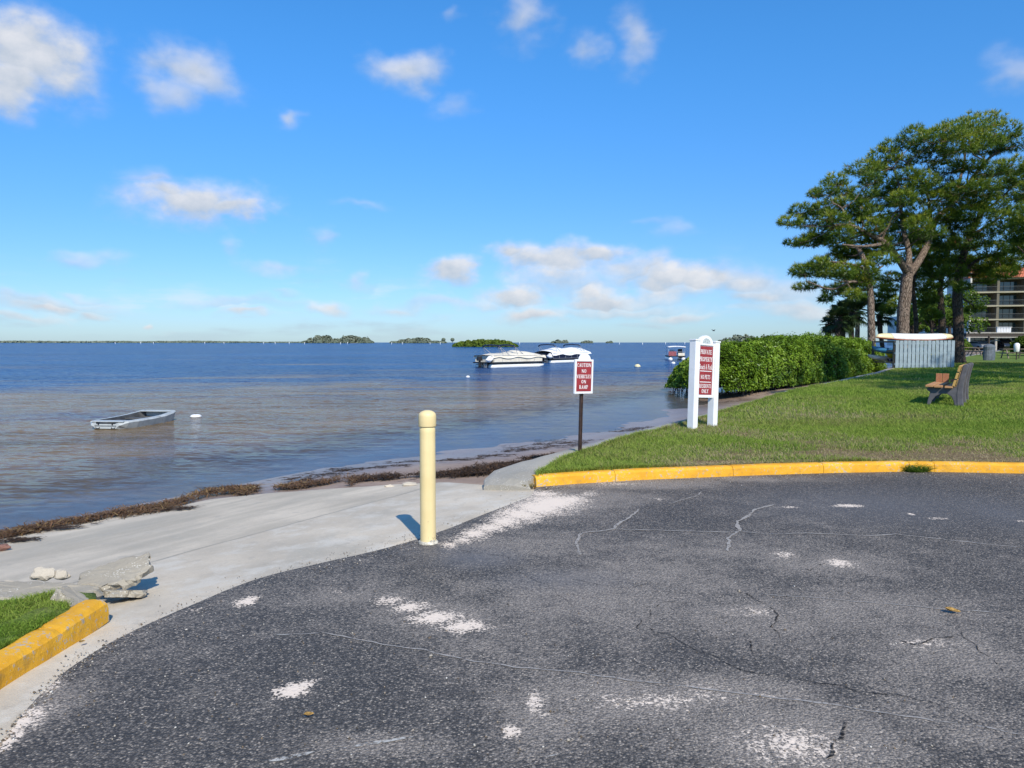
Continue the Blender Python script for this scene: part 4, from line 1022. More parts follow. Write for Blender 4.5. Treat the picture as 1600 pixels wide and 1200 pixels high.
# ------------------------------------------------------------------ bench
def wood_mat(name, col, col2):
    m, n = newmat(name); o = n.obj()
    g = n.noise(n.scale(o, (60, 3, 60)), 1.0, 4, 0.6); a = n.noise(o, 3, 4, 0.6)
    c = n.mix(n.step(g, .35, .65), col, col2); c = n.mix(n.math('MULTIPLY', n.step(a, .5, .7), .4), c, tuple(x * .6 for x in col))
    finish(n, color=c, rough=.7, normal=n.bump(g, .4, .003)); return m
M_plank = wood_mat('bench_plank', (0.42, 0.20, 0.08), (0.52, 0.28, 0.12))
M_plankback = wood_mat('bench_back_plank', (0.48, 0.27, 0.07), (0.58, 0.36, 0.11))
M_armrest = wood_mat('armrest_board', (0.34, 0.13, 0.06), (0.44, 0.19, 0.09))
M_support = paint('bench_grey_moulding', (0.105, 0.10, 0.11), .75, .15, 8, .3)
pn, pf_ = PL(1484, 634), PL(1500, 622)
bdir = Vector((0.58, 0.815, 0)); blen = 1.55
# local frame: y along the bench (away), -x towards the seat front
bn = empty('park_bench', PL(1478, 635), math.atan2(bdir.y, bdir.x) - math.pi / 2, 'wooden plank park bench with grey moulded end supports on the lawn', 'bench')
def support(y):
    # profile in x,z : front foot, arch, rear foot, back upright
    out = [(-.36, 0), (-.30, 0), (-.27, .10), (-.20, .20), (-.10, .255), (.0, .26), (.08, .21), (.13, .11), (.15, .0), (.31, .0), (.29, .16), (.285, .32), (.30, .50), (.34, .72), (.37, .84), (.355, .875), (.31, .88), (.27, .85), (.235, .70), (.19, .52), (.165, .40), (.10, .375), (-.30, .395), (-.36, .37), (-.36, .33), (-.30, .28), (-.335, .14)]
    def mesh(s, y0, y1):
        # solid built from strips: front and rear faces triangulated as polygons
        mb = MB(); mb.prism([(x, z) for x, z in out], y0, y1); return mb
    o = mesh(1, y - .05, y + .05).build('support', M_support, bn, bevel=.010)
    mb = MB(); rib = [(.20, .02), (.225, .02), (.21, .25), (.225, .42), (.285, .74), (.305, .85), (.285, .85), (.262, .74), (.20, .42), (.185, .25)]
    mb.prism(rib, y - .058, y - .050); mb.build('rib', M_support, o, bevel=.003)
for y in (.10, blen / 2 + .05, blen - .02): support(y)
for i, x in enumerate((-.33, -.17, .02)):
    mb = MB(); mb.box((x + .02, blen / 2 + .03, .415 - .006 * i), (.145, blen + .14, .042)); mb.build('seat_plank', M_plank, bn, bevel=.005)
for i, (x, z) in enumerate(((.135, .485), (.175, .635), (.215, .785))):
    mb = MB(); mb.box((x, blen / 2 + .03, z), (.042, blen + .14, .125), Matrix.Rotation(R(15), 3, 'Y')); mb.build('back_plank', M_plankback, bn, bevel=.005)
for x_, z_, h_ in ((-.285, .53, .19), (-.155, .53, .19), (.0, .47, .07)):
    mb = MB(); mb.box((x_, blen - .02, z_), (.122, .045, h_)); mb.build('armrest_board', M_armrest, bn, bevel=.005)

# ------------------------------------------------------------------ kayak rack with canoes
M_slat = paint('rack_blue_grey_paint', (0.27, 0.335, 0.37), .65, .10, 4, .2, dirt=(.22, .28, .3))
M_cream = paint('cream_gelcoat', (0.76, 0.66, 0.38), .35, .06, 2, .03)
M_whiteg = paint('white_gelcoat', (0.80, 0.79, 0.77), .35, .04, 2, .03)
M_rededge = paint('faded_red_rail', (0.55, 0.12, 0.06), .5, .2)
M_yelk = paint('yellow_plastic', (0.72, 0.60, 0.03), .4, .1)
M_bluek = paint('blue_plastic', (0.05, 0.22, 0.42), .4, .1)
M_navyk = paint('navy_plastic', (0.02, 0.03, 0.07), .4, .1)
M_timber = wood_mat('weathered_timber', (0.16, 0.12, 0.09), (0.24, 0.19, 0.14))
L0, L1 = PL(1398, 576), PL(1491, 575)
rk = empty('kayak_rack', (L0.x, L0.y, L0.z), math.atan2(L1.y - L0.y, L1.x - L0.x), 'blue grey slatted kayak rack panel standing on the lawn under the pines', 'rack')
rw = (L1 - L0).length; nsl = 15; rh = 1.34
for i in range(nsl):
    w_ = rw / nsl
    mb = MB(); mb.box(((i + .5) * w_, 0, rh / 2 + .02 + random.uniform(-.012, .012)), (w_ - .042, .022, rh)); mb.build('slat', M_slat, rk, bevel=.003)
for z in (.22, .75, 1.22):
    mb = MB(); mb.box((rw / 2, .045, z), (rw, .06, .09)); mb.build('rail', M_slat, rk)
for x in (.06, rw - .06):
    for y in (.12, 1.5):
        mb = MB(); mb.box((x, y, rh / 2), (.10, .10, rh)); mb.build('post', M_timber, rk)
for z in (.30, .85, 1.30):
    for x in (.06, rw - .06):
        mb = MB(); mb.box((x, .81, z), (.06, 1.5, .08)); mb.build('shelf_arm', M_timber, rk)
def hull(name, m, L, Wd, H, loc, rz, lab, cat='kayak', inv=False, tips=None, tipf=.16, grp=None, rocker=.12, tilt=0):
    root = empty(name, loc, 0, lab, cat, grp, rot=(tilt, 0, rz)); NU, NV = 40, 12
    def fn(u, v):
        s = (u - .5) * 2; w = Wd / 2 * max(0, (1 - abs(s) ** 2.6)) ** .75 + .004; an = math.pi * v
        x = s * L / 2; y = w * math.cos(an); z = -H * (max(0, 1 - abs(s) ** 4) ** .5 * .9 + .1) * math.sin(an) ** .8 + rocker * abs(s) ** 2.5
        return (x, y, -z if inv else z)
    def part(u0, u1, nm, mt):
        mb = MB(); mb.grid(lambda u, v: fn(u0 + (u1 - u0) * u, v), max(4, int(NU * (u1 - u0))), NV)
        o = mb.build(nm, mt, root, True); o.modifiers.new('t', 'SOLIDIFY').thickness = .012; return o
    if tips:
        part(0, tipf, 'bow_end', tips); part(tipf, 1 - tipf, 'hull', m); part(1 - tipf, 1, 'stern_end', tips)
    else: part(0, 1, 'hull', m)
    mb = MB(); pts = [fn(i / 40, 0) for i in range(41)]; mb.tube([(p[0], p[1], p[2]) for p in pts], .018, 6); pts = [fn(i / 40, 1) for i in range(41)]; mb.tube([(p[0], p[1], p[2]) for p in pts], .018, 6)
    mb.build('gunwale', M_rededge if tips else m, root, True)
    return root
a_ = math.atan2(L1.y - L0.y, L1.x - L0.x); ax_ = Vector((math.cos(a_), math.sin(a_), 0)); ay_ = Vector((-math.sin(a_), math.cos(a_), 0))
c0 = L0 + ax_ * (rw * .44) + ay_ * .45
hull('canoe', M_whiteg, 5.0, .85, .30, c0 + Vector((.02, 0, rh + .05)), a_ + R(3), 'upturned white canoe with cream ends lying on top of the kayak rack', 'canoe', inv=True, tips=M_cream, rocker=-.13)
hull('kayak', M_bluek, 3.6, .68, .26, c0 + ax_ * -.45 + ay_ * .35 + Vector((0, 0, .95)), a_, 'blue kayak on the middle shelf of the rack, its nose out at the left')
hull('kayak', M_yelk, 3.4, .66, .26, c0 + ax_ * .35 + ay_ * .4 + Vector((0, 0, .62)), a_, 'yellow kayak in the rack with its end showing right of the slats')
hull('kayak', M_navyk, 3.5, .66, .26, c0 + ax_ * .30 + ay_ * .2 + Vector((0, 0, .34)), a_, 'navy kayak on the lowest shelf of the rack')
hull('kayak', M_whiteg, 3.3, .60, .22, c0 + ax_ * -.40 + ay_ * .9 + Vector((0, 0, .55)), a_, 'white kayak low in the rack behind the left end of the slats')

# ------------------------------------------------------------------ foliage helpers
def leaf_mat(name, stops, trans=.3, gloss=0.0):
    m, n = newmat(name); tn = n.attr('tint'); col = n.ramp(tn, stops)
    d = n.new('ShaderNodeBsdfDiffuse', {'Color': col}).outputs[0]; tl = n.new('ShaderNodeBsdfTranslucent', {'Color': n.mix(.5, col, (.25, .35, .03), 'MIX')}).outputs[0]
    o = n.new('ShaderNodeMixShader', {0: trans, 1: d, 2: tl}).outputs[0]
    if gloss:
        g = n.new('ShaderNodeBsdfGlossy', {'Color': (1, 1, 1, 1), 'Roughness': .38}).outputs[0]
        o = n.new('ShaderNodeMixShader', {0: gloss, 1: o, 2: g}).outputs[0]
    n.new('ShaderNodeOutputMaterial', {'Surface': o}); return m
M_mang = leaf_mat('mangrove_leaves', [(0, (0.045, 0.09, 0.012)), (.4, (0.105, 0.19, 0.016)), (.75, (0.20, 0.32, 0.025)), (1, (0.25, 0.34, 0.05))], .28, .02)
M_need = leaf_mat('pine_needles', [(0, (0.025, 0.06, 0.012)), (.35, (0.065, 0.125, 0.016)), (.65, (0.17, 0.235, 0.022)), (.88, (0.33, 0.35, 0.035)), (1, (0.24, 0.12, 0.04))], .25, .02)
M_palm = leaf_mat('palm_fronds', [(0, (0.012, 0.025, 0.012)), (.5, (0.03, 0.06, 0.02)), (1, (0.09, 0.11, 0.03))], .2, .04)
M_isl = leaf_mat('island_mangrove', [(0, (0.05, 0.085, 0.018)), (.5, (0.085, 0.14, 0.025)), (1, (0.17, 0.21, 0.04))], .2)
M_far = leaf_mat('far_trees', [(0, (0.10, 0.13, 0.10)), (.5, (0.15, 0.18, 0.13)), (1, (0.22, 0.235, 0.18))], .1)  # greyed leaf tones carry the distance haze in the colour
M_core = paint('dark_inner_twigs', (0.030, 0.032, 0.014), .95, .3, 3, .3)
def bark_mat(name, c1, c2, c3):
    m, n = newmat(name); o = n.pos()
    v = n.vor(n.scale(o, (13, 13, 3.6)), 1.0, 'DISTANCE_TO_EDGE'); w = n.noise(n.scale(o, (14, 14, 4)), 1.0, 5, .7); a = n.noise(o, 1.2, 4, .6)
    c = n.mix(n.step(w, .35, .7), c1, c2); c = n.mix(n.math('MULTIPLY', n.step(a, .45, .7), .4), c, c2)
    c = n.mix(n.math('SUBTRACT', 1, n.step(v, 0, .10)), c, c3)
    finish(n, color=c, rough=.95, spec=.1, normal=n.bump(n.math('ADD', n.step(v, 0, .15), w), .9, .04)); return m
M_bark = bark_mat('pine_bark', (0.20, 0.145, 0.115), (0.34, 0.27, 0.22), (0.05, 0.038, 0.032))
M_barkd = bark_mat('dark_pine_bark', (0.085, 0.065, 0.055), (0.15, 0.115, 0.09), (0.03, 0.024, 0.02))
def cards(Cn, N_, size, tint, name, m, parent=None, asp=.55, kind=None):
    """diamond leaves at Cn facing roughly N_"""
    n = len(Cn); N_ = N_ / (np.linalg.norm(N_, axis=1)[:, None] + 1e-9); r_ = rng.normal(0, 1, (n, 3)); U = np.cross(N_, r_); U /= np.linalg.norm(U, axis=1)[:, None] + 1e-9; Vv = np.cross(N_, U)
    s = size[:, None]; fold = N_ * s * .12
    V = np.stack([Cn - U * s * .5, Cn - Vv * s * asp * .5 + fold, Cn + U * s * .5, Cn + Vv * s * asp * .5 + fold], 1).reshape(-1, 3)
    b = np.arange(n)[:, None] * 4; Fq = np.concatenate([b + np.array([0, 1, 2]), b + np.array([0, 2, 3])], 0)
    return mesh_obj(name, V, Fq, m, parent, attrs={'tint': np.repeat(np.clip(tint, 0, 1), 4)})

def bush(name, path, lab, cat, nleaf, leaf, m=M_mang, grp=None, core=True, stems=60, seed=0):
    """path: list of (x, y, zbase, half width, height); a lumpy hedge of leaves round it"""
    root = empty(name, (path[0][0], path[0][1], path[0][2]), 0, lab, cat, grp)
    A = np.array(path, float); L = np.concatenate([[0], np.cumsum(np.hypot(np.diff(A[:, 0]), np.diff(A[:, 1])))]); tot = L[-1]
    def surf(s, th, k):
        c = [np.interp(s, L, A[:, i]) for i in range(5)]
        e = .02 * tot; tx = np.interp(s + e, L, A[:, 0]) - np.interp(s - e, L, A[:, 0]); ty = np.interp(s + e, L, A[:, 1]) - np.interp(s - e, L, A[:, 1]); l = np.hypot(tx, ty) + 1e-9; tx, ty = tx / l, ty / l
        ends = np.clip(np.minimum(s, tot - s) / (A[:, 3].mean() * .9), 0, 1); ends = np.sqrt(1 - (1 - ends) ** 2 + 1e-6)
        lump = .72 + .58 * fbm(s * .9 + seed, th * 1.9, 11 + seed) + .22 * (vnoise(s * 3.7, th * 6, 13 + seed) - .5)
        cr, sr = np.cos(th), np.sin(th)
        rr = k * lump * (.35 + .65 * ends)
        off = c[3] * np.sign(cr) * np.abs(cr) ** .95 * rr; hh = c[4] * np.abs(sr) ** .80 * (.50 + .50 * lump) * k * (.45 + .55 * ends)
        x = c[0] - ty * off; y = c[1] + tx * off; z = c[2] + .12 * c[4] + hh * .9
        return x, y, z, tx, ty
    s = rng.uniform(0, tot, nleaf); th = rng.uniform(-.08, math.pi + .08, nleaf); k = 1 - np.abs(rng.normal(0, .13, nleaf)) + (rng.random(nleaf) < .04) * rng.uniform(0, .10, nleaf)
    x, y, z, tx, ty = surf(s, th, k)
    z = z - (rng.random(nleaf) < .0)
    nr = np.stack([-ty * np.cos(th), tx * np.cos(th), np.sin(th) + .35], 1) + rng.normal(0, .55, (nleaf, 3))
    tint = .30 + 1.5 * (fbm(s * 1.8, th * 3, 17 + seed) - .42) + (k - .93) * 1.6 + rng.normal(0, .16, nleaf)
    # drop the odd leaf low down so that the foot is ragged
    zb = np.interp(s, L, A[:, 2]); ok = z > zb + .02 + .16 * vnoise(s * 2, th * 0, 19)
    cards(np.stack([x, y, z], 1)[ok] - np.array(path[0][:3]), nr[ok], rng.uniform(.6, 1.3, ok.sum()) * leaf, tint[ok], 'foliage', m, root)
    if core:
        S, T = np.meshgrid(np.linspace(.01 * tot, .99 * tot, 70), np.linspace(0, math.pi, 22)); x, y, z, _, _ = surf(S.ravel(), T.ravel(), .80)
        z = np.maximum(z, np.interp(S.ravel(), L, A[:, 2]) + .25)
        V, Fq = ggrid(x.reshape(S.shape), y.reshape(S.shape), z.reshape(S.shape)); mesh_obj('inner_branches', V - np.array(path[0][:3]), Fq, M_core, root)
    if stems:
        mb = MB()
        for i in range(stems):
            s_ = np.array([random.uniform(.03, .97) * tot]); t_ = np.array([random.uniform(.0, math.pi)]); x, y, z, tx, ty = surf(s_, t_, .85)
            zb_ = float(np.interp(s_[0], L, A[:, 2])); p1 = Vector((float(x[0]), float(y[0]), zb_ + .55)); p0 = Vector((float(x[0]) + random.gauss(0, .1), float(y[0]) + random.gauss(0, .1), zb_ - .15))
            o_ = Vector(path[0][:3]); mb.tube([p0 - o_, (p0 + p1) / 2 - o_ + Vector((random.gauss(0, .05), random.gauss(0, .05), 0)), p1 - o_], [.018, .015, .012], 5, cap=False)
        mb.build('stems', M_barkd, root)['kind'] = 'stuff'
    return root
# mangrove hedge outside the seawall
def zb(px, py, z=WZ + .05): return P(px, py, z)
h_pts = []
for (px, py, hw, h) in [(1118, 618, .95, 1.55), (1150, 612, 1.3, 1.85), (1190, 609, 1.35, 2.02), (1230, 602, 1.5, 2.0), (1270, 596, 1.7, 2.1), (1305, 591, 1.9, 2.05), (1338, 583, 1.7, 1.95)]:
    p = P(px, py, -.25); h_pts.append((p.x, p.y + .3, -.32, hw, h))
bush('mangrove_hedge', h_pts, 'long dense green mangrove hedge growing along the outside of the seawall', 'hedge', 120000, .105, stems=130)
p = P(1062, 607, -.4); p2 = P(1100, 612, -.4); p3 = P(1124, 615, -.4)
bush('mangrove_bush', [(p.x, p.y, -.45, .75, .95), (p2.x, p2.y, -.42, 1.0, 1.5), (p3.x, p3.y, -.42, 1.0, 1.6)], 'low mangrove bush at the water end of the hedge behind the white sign', 'bush', 22000, .105, stems=40, seed=3)
mb = MB(); q = P(1245, 613.5, .05); mb.box((0, 0, 0), (.75, .22, .07), jit=.012); o = mb.build('board', M_whiteg, None, bevel=.008); o.location = q; o.rotation_euler = (0, R(3), R(25)); tag(o, 'white board lying between the mangrove hedge and the seawall', 'board')

# ------------------------------------------------------------------ pines
def pine(name, D0, px_base, zbase, limbs, puffs, lab, mbark=M_bark, dj=3.0, nt=150, seed=0, needle=.30, twigs=True, wpx=None, depth_extra=0):
    """limbs: list of ([(px,py,depth offset)...], r0, r1); puffs: (px, py, half width px, half height px)"""
    rnd = random.Random(seed)
    base = PD(px_base[0], px_base[1], D0); base.z = zbase
    root = empty(name, base, 0, lab, 'tree', 'pines on the lawn by the water'); 
    mb = MB(); nodes = []
    for (pts, r0, r1) in limbs:
        ps_ = [PD(a, b, D0 + c) for a, b, c in pts]
        if limbs[0][0] is pts: ps_[0].z = zbase - .1
        # subdivide
        sm = []
        for i in range(len(ps_) - 1):
            p0 = ps_[max(i - 1, 0)]; p1 = ps_[i]; p2 = ps_[i + 1]; p3 = ps_[min(i + 2, len(ps_) - 1)]
            k = max(2, int((p2 - p1).length / .35))
            for j in range(k):
                t_ = j / k; sm.append(.5 * ((2 * p1) + (p2 - p0) * t_ + (2 * p0 - 5 * p1 + 4 * p2 - p3) * t_ ** 2 + (3 * p1 - p0 - 3 * p2 + p3) * t_ ** 3))
        sm.append(ps_[-1]); n_ = len(sm)
        rr = [r0 + (r1 - r0) * (i / (n_ - 1)) for i in range(n_)]
        if pts is limbs[0][0]: rr = [r * (1 + .35 * math.exp(-i * .9)) for i, r in enumerate(rr)]
        mb.tube([p - base for p in sm], rr, 12 if r0 > .12 else 7, noise_amt=.16, seed=seed + r0 * 10)
        nodes += [(p, rr[i]) for i, p in enumerate(sm)][(n_ // 2 if pts is limbs[0][0] else 1):]
    Cs, Ds, Ls, Ts = [], [], [], []
    for (px, py, a, b) in puffs:
        px += rnd.gauss(0, 3); py += rnd.gauss(0, 2.5); a *= rnd.uniform(.75, 1.2); b *= rnd.uniform(.85, 1.55)
        dd = D0 + rnd.uniform(-dj, dj); c = PD(px, py, dd); wa = a / F * dd * 1.12; wb = b / F * dd * 1.15
        # limb to the puff
        best = min(nodes, key=lambda q: (q[0] - c).length + (0.6 * max(0, q[0].z - c.z)))
        p0 = best[0]; dv = c - p0; m1 = p0 + dv * .35 + Vector((rnd.gauss(0, .15), rnd.gauss(0, .15), -.08 * dv.length)); m2 = p0 + dv * .72 + Vector((rnd.gauss(0, .12), rnd.gauss(0, .12), -.05 * dv.length)); end = c + Vector((0, 0, -wb * .35))
        r0 = min(best[1] * .6, .035 + .016 * dv.length)
        mb.tube([p0 - base, m1 - base, m2 - base, end - base], [r0, r0 * .75, r0 * .5, .018], 6, cap=False)
        ntuft = int(nt * (wa * wb / .55) ** .8 * 1.1) + 22
        for k in range(7):
            an = rnd.uniform(0, 6.28); e2 = c + Vector((math.cos(an) * wa * .8, math.sin(an) * wa * .8, rnd.uniform(-.1, .35) * wb))
            s0 = m2.lerp(end, rnd.random()); md = (s0 + e2) / 2 + Vector((0, 0, -.12 * wa)); mb.tube([s0 - base, md - base, e2 - base], [.018, .013, .008], 4, cap=False)
        g = rng.normal(0, 1, (ntuft, 3)); g /= np.linalg.norm(g, axis=1)[:, None]; rad = rng.uniform(.45, 1.0, ntuft) ** .6
        g[:, 2] = np.where(g[:, 2] < 0, g[:, 2] * .55, g[:, 2])
        lump = .72 + .6 * fbm(g[:, 0] * 2.2 + px, g[:, 1] * 2.2 + g[:, 2] * 2 + py, 5)
        q = np.array(c)[None] + g * np.array([wa, wa, wb])[None] * (rad * lump)[:, None]
        nb_ = 11
        dirs = rng.normal(0, 1, (ntuft, nb_, 3)) + g[:, None, :] * 1.1 + np.array([0, 0, .55]); dirs /= np.linalg.norm(dirs, axis=2)[..., None]
        Cs.append(np.repeat(q, nb_, 0)); Ds.append(dirs.reshape(-1, 3)); Ls.append(rng.uniform(.6, 1.15, ntuft * nb_) * needle)
        tt = .44 + .42 * g[:, 2] * rad + rng.normal(0, .11, ntuft) + rnd.gauss(0, .10); tt = np.where(rng.random(ntuft) < .012, 1.0, np.clip(tt, 0, .88)); Ts.append(np.repeat(tt, nb_) )  # puff tops tinted brighter, undersides darker: sun highlights put into the needle colour
    mb.build('trunk', mbark, root, True)
    Cs = np.concatenate(Cs); Ds = np.concatenate(Ds); Ls = np.concatenate(Ls); Ts = np.concatenate(Ts) + rng.normal(0, .03, len(Cs)); n = len(Cs)
    side = np.cross(Ds, rng.normal(0, 1, (n, 3))); side /= np.linalg.norm(side, axis=1)[:, None]; w = side * (.026 * needle / .30)
    Cs = Cs - np.array(base)[None]
    V = np.stack([Cs - w * .6, Cs + w * .6, Cs + Ds * Ls[:, None]], 1).reshape(-1, 3)
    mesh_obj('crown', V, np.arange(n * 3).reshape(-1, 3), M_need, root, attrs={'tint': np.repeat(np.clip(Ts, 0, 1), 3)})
    return root
pine('pine_tree', 43, (1413, 545), .28,
     [([(1413, 545, 0), (1411, 500, 0), (1415, 455, 0), (1418, 428, 0)], .385, .32),
      ([(1418, 428, 0), (1404, 405, -.6), (1384, 380, -1.2), (1362, 368, -1.8), (1330, 352, -2.2), (1305, 352, -2.4)], .21, .06),
      ([(1418, 432, 0), (1420, 395, .4), (1412, 362, .6), (1408, 330, .9), (1404, 285, 1.0), (1395, 262, 1.0)], .20, .05),
      ([(1420, 430, 0), (1445, 392, .8), (1462, 345, 1.2), (1488, 318, 1.4), (1512, 288, 1.2), (1548, 245, 1.0), (1585, 228, 1.0)], .235, .05),
      ([(1488, 318, 1.4), (1500, 280, 2.0), (1508, 240, 2.3), (1500, 212, 2.4)], .12, .04),
      ([(1384, 380, -1.2), (1350, 385, -2.6), (1316, 382, -3.2)], .12, .04), ([(1330, 352, -2.2), (1315, 325, -2.0), (1302, 318, -2.0)], .07, .03),
      ([(1455, 350, 1.2), (1452, 325, 0.6), (1448, 300, .2), (1425, 262, .1), (1410, 250, .1)], .10, .04)],
     [(1500, 200, 34, 14), (1532, 192, 34, 15), (1565, 212, 30, 14), (1592, 222, 26, 12), (1470, 212, 28, 13), (1425, 216, 26, 11), (1440, 234, 24, 12), (1392, 230, 22, 11), (1378, 246, 20, 11), (1345, 264, 22, 10), (1366, 270, 20, 9), (1402, 255, 22, 10), (1455, 245, 26, 12), (1492, 228, 28, 13), (1520, 222, 26, 13), (1545, 232, 24, 12),
      (1480, 262, 26, 12), (1512, 262, 26, 12), (1550, 268, 24, 11), (1590, 262, 24, 11), (1440, 282, 24, 11), (1470, 290, 26, 12), (1505, 296, 26, 12), (1535, 300, 22, 11), (1385, 300, 22, 10),
      (1288, 297, 15, 9), (1304, 286, 14, 8), (1320, 298, 13, 8), (1272, 304, 12, 6),
      (1256, 326, 17, 9), (1278, 330, 20, 10), (1240, 348, 18, 7), (1262, 346, 18, 8), (1294, 330, 18, 10), (1325, 318, 22, 12), (1350, 306, 22, 12), (1378, 318, 24, 12), (1405, 318, 22, 11), (1336, 338, 20, 11), (1370, 345, 22, 11), (1400, 350, 22, 10), (1432, 330, 22, 11), (1310, 352, 20, 10), (1432, 352, 20, 10), (1352, 325, 20, 10),
      (1246, 379, 14, 7), (1264, 384, 20, 9), (1288, 370, 20, 10), (1308, 378, 20, 10), (1328, 396, 22, 11), (1345, 372, 20, 9), (1470, 345, 22, 11), (1452, 368, 20, 10), (1440, 392, 18, 8), (1412, 312, 20, 9), (1385, 360, 16, 8), (1418, 272, 20, 9), (1405, 292, 20, 9), (1425, 372, 18, 9), (1462, 312, 22, 11), (1360, 282, 16, 8), (1500, 322, 22, 10), (1300, 345, 18, 9), (1355, 358, 20, 9), (1318, 365, 20, 9), (1275, 372, 18, 8), (1480, 305, 24, 11), (1420, 345, 20, 10), (1392, 378, 16, 8), (1372, 372, 18, 8), (1490, 345, 20, 10), (1430, 300, 20, 10)],
     'largest pine with a pale forked trunk behind the kayak rack and a wide crown', dj=2.6, seed=1, nt=135)
pine('pine_tree', 41, (1361, 550), .28,
     [([(1363, 548, 0), (1361, 500, 0), (1359, 450, 0), (1352, 412, 0), (1340, 385, 0)], .235, .13),
      ([(1358, 445, 0), (1330, 440, -.6), (1300, 452, -1.2), (1262, 440, -1.6)], .08, .03), ([(1355, 420, 0), (1325, 412, -.8), (1290, 408, -1.4)], .08, .03), ([(1356, 430, 0), (1380, 415, 1)], .08, .04)],
     [(1340, 402, 22, 10), (1320, 405, 20, 10), (1298, 408, 20, 10), (1350, 425, 22, 11), (1268, 425, 20, 8), (1250, 432, 14, 7), (1290, 428, 20, 10), (1315, 430, 20, 10), (1335, 445, 20, 9), (1262, 446, 16, 6), (1302, 452, 16, 7), (1292, 466, 12, 6), (1375, 408, 20, 9), (1328, 458, 16, 7), (1365, 390, 20, 9), (1280, 412, 16, 8)],
     'straight pine with one thick brown trunk left of the largest pine', dj=2.2, seed=2, mbark=M_bark)
pine('pine_tree', 52, (1338, 548), .28,
     [([(1338, 546, 0), (1340, 500, 0), (1336, 450, 0), (1333, 425, 0)], .19, .11)],
     [(1335, 425, 22, 9), (1350, 438, 20, 9), (1372, 448, 18, 9), (1365, 470, 18, 8), (1378, 485, 14, 6), (1322, 448, 16, 7), (1334, 478, 14, 8), (1330, 492, 12, 6), (1345, 460, 14, 7), (1385, 465, 16, 8)],
     'slender pale trunked pine behind the palms at the left of the group', dj=1.5, seed=3, mbark=M_bark)
pine('pine_tree', 47, (1434, 545), .28,
     [([(1433, 548, 0), (1431, 500, 0), (1427, 450, 0), (1432, 415, 0), (1440, 380, 0)], .155, .09), ([(1430, 440, 0), (1400, 425, .6), (1388, 430, 1)], .06, .03)],
     [(1440, 372, 22, 10), (1455, 395, 20, 10), (1395, 432, 18, 8), (1385, 452, 16, 8), (1402, 470, 14, 7), (1390, 488, 12, 6), (1450, 412, 18, 9), (1425, 375, 18, 8)],
     'thin dark trunked pine immediately right of the largest pine', dj=1.5, seed=4, mbark=M_barkd)
pine('pine_tree', 50, (1472, 548), .28,
     [([(1473, 550, 0), (1472, 500, 0), (1469, 450, 0), (1475, 420, 0), (1482, 390, 0)], .26, .13), ([(1470, 455, 0), (1495, 435, .6), (1520, 430, 1)], .07, .03), ([(1472, 440, 0), (1450, 430, -.6)], .07, .03)],
     [(1445, 432, 20, 10), (1465, 425, 22, 10), (1485, 400, 22, 11), (1470, 378, 22, 10), (1500, 385, 24, 11), (1448, 450, 18, 8), (1440, 470, 16, 9), (1450, 490, 14, 8), (1425, 405, 18, 8), (1430, 425, 18, 8), (1478, 440, 20, 9), (1462, 400, 20, 10), (1495, 420, 18, 9), (1455, 470, 16, 8)],
     'dark trunked pine between the kayak rack and the flats', dj=2, seed=5, mbark=M_barkd)
pine('pine_tree', 45, (1498, 548), .28,
     [([(1499, 552, 0), (1497, 500, 0), (1496, 450, 0), (1502, 410, 0), (1515, 370, 0), (1535, 330, 0)], .34, .16), ([(1500, 430, 0), (1530, 405, -1), (1570, 395, -1.6), (1598, 388, -2)], .12, .04), ([(1508, 395, 0), (1490, 365, 1), (1478, 350, 1.2)], .10, .04), ([(1515, 370, 0), (1555, 345, 1), (1590, 320, 1.4)], .12, .04)],
     [(1520, 340, 28, 12), (1552, 320, 28, 12), (1585, 305, 26, 12), (1500, 350, 26, 12), (1535, 362, 26, 12), (1570, 350, 28, 12), (1600, 340, 26, 12), (1510, 380, 24, 11), (1550, 392, 24, 11), (1582, 378, 24, 11), (1525, 408, 24, 10), (1562, 415, 22, 9), (1600, 410, 22, 10), (1478, 372, 20, 10), (1560, 290, 24, 11), (1525, 318, 22, 10), (1590, 280, 20, 10), (1525, 424, 14, 7), (1522, 482, 12, 4), (1490, 430, 20, 9), (1545, 412, 22, 10), (1585, 398, 22, 10), (1505, 405, 22, 10), (1500, 452, 14, 7), (1548, 424, 18, 8), (1562, 428, 16, 8), (1535, 436, 14, 7), (1578, 424, 14, 6)],
     'thick dark pine standing in front of the left edge of the flats', dj=2.4, seed=6, mbark=M_barkd)
pine('pine_tree', 38, (1640, 560), .28,
     [([(1640, 565, 0), (1638, 500, 0), (1630, 430, 0), (1622, 380, 0), (1630, 320, 0)], .30, .14), ([(1630, 430, 0), (1605, 400, -.6), (1590, 385, -1)], .08, .03)],
     [(1600, 352, 18, 12), (1592, 372, 16, 11), (1605, 392, 20, 12), (1622, 340, 24, 12), (1650, 360, 28, 13), (1640, 395, 28, 12), (1612, 325, 18, 10), (1680, 340, 28, 13), (1620, 300, 26, 12), (1660, 305, 28, 12), (1615, 260, 26, 12), (1655, 250, 30, 13)],
     'dark pine whose branches reach in from the right edge of the picture', dj=2, seed=7, mbark=M_barkd)
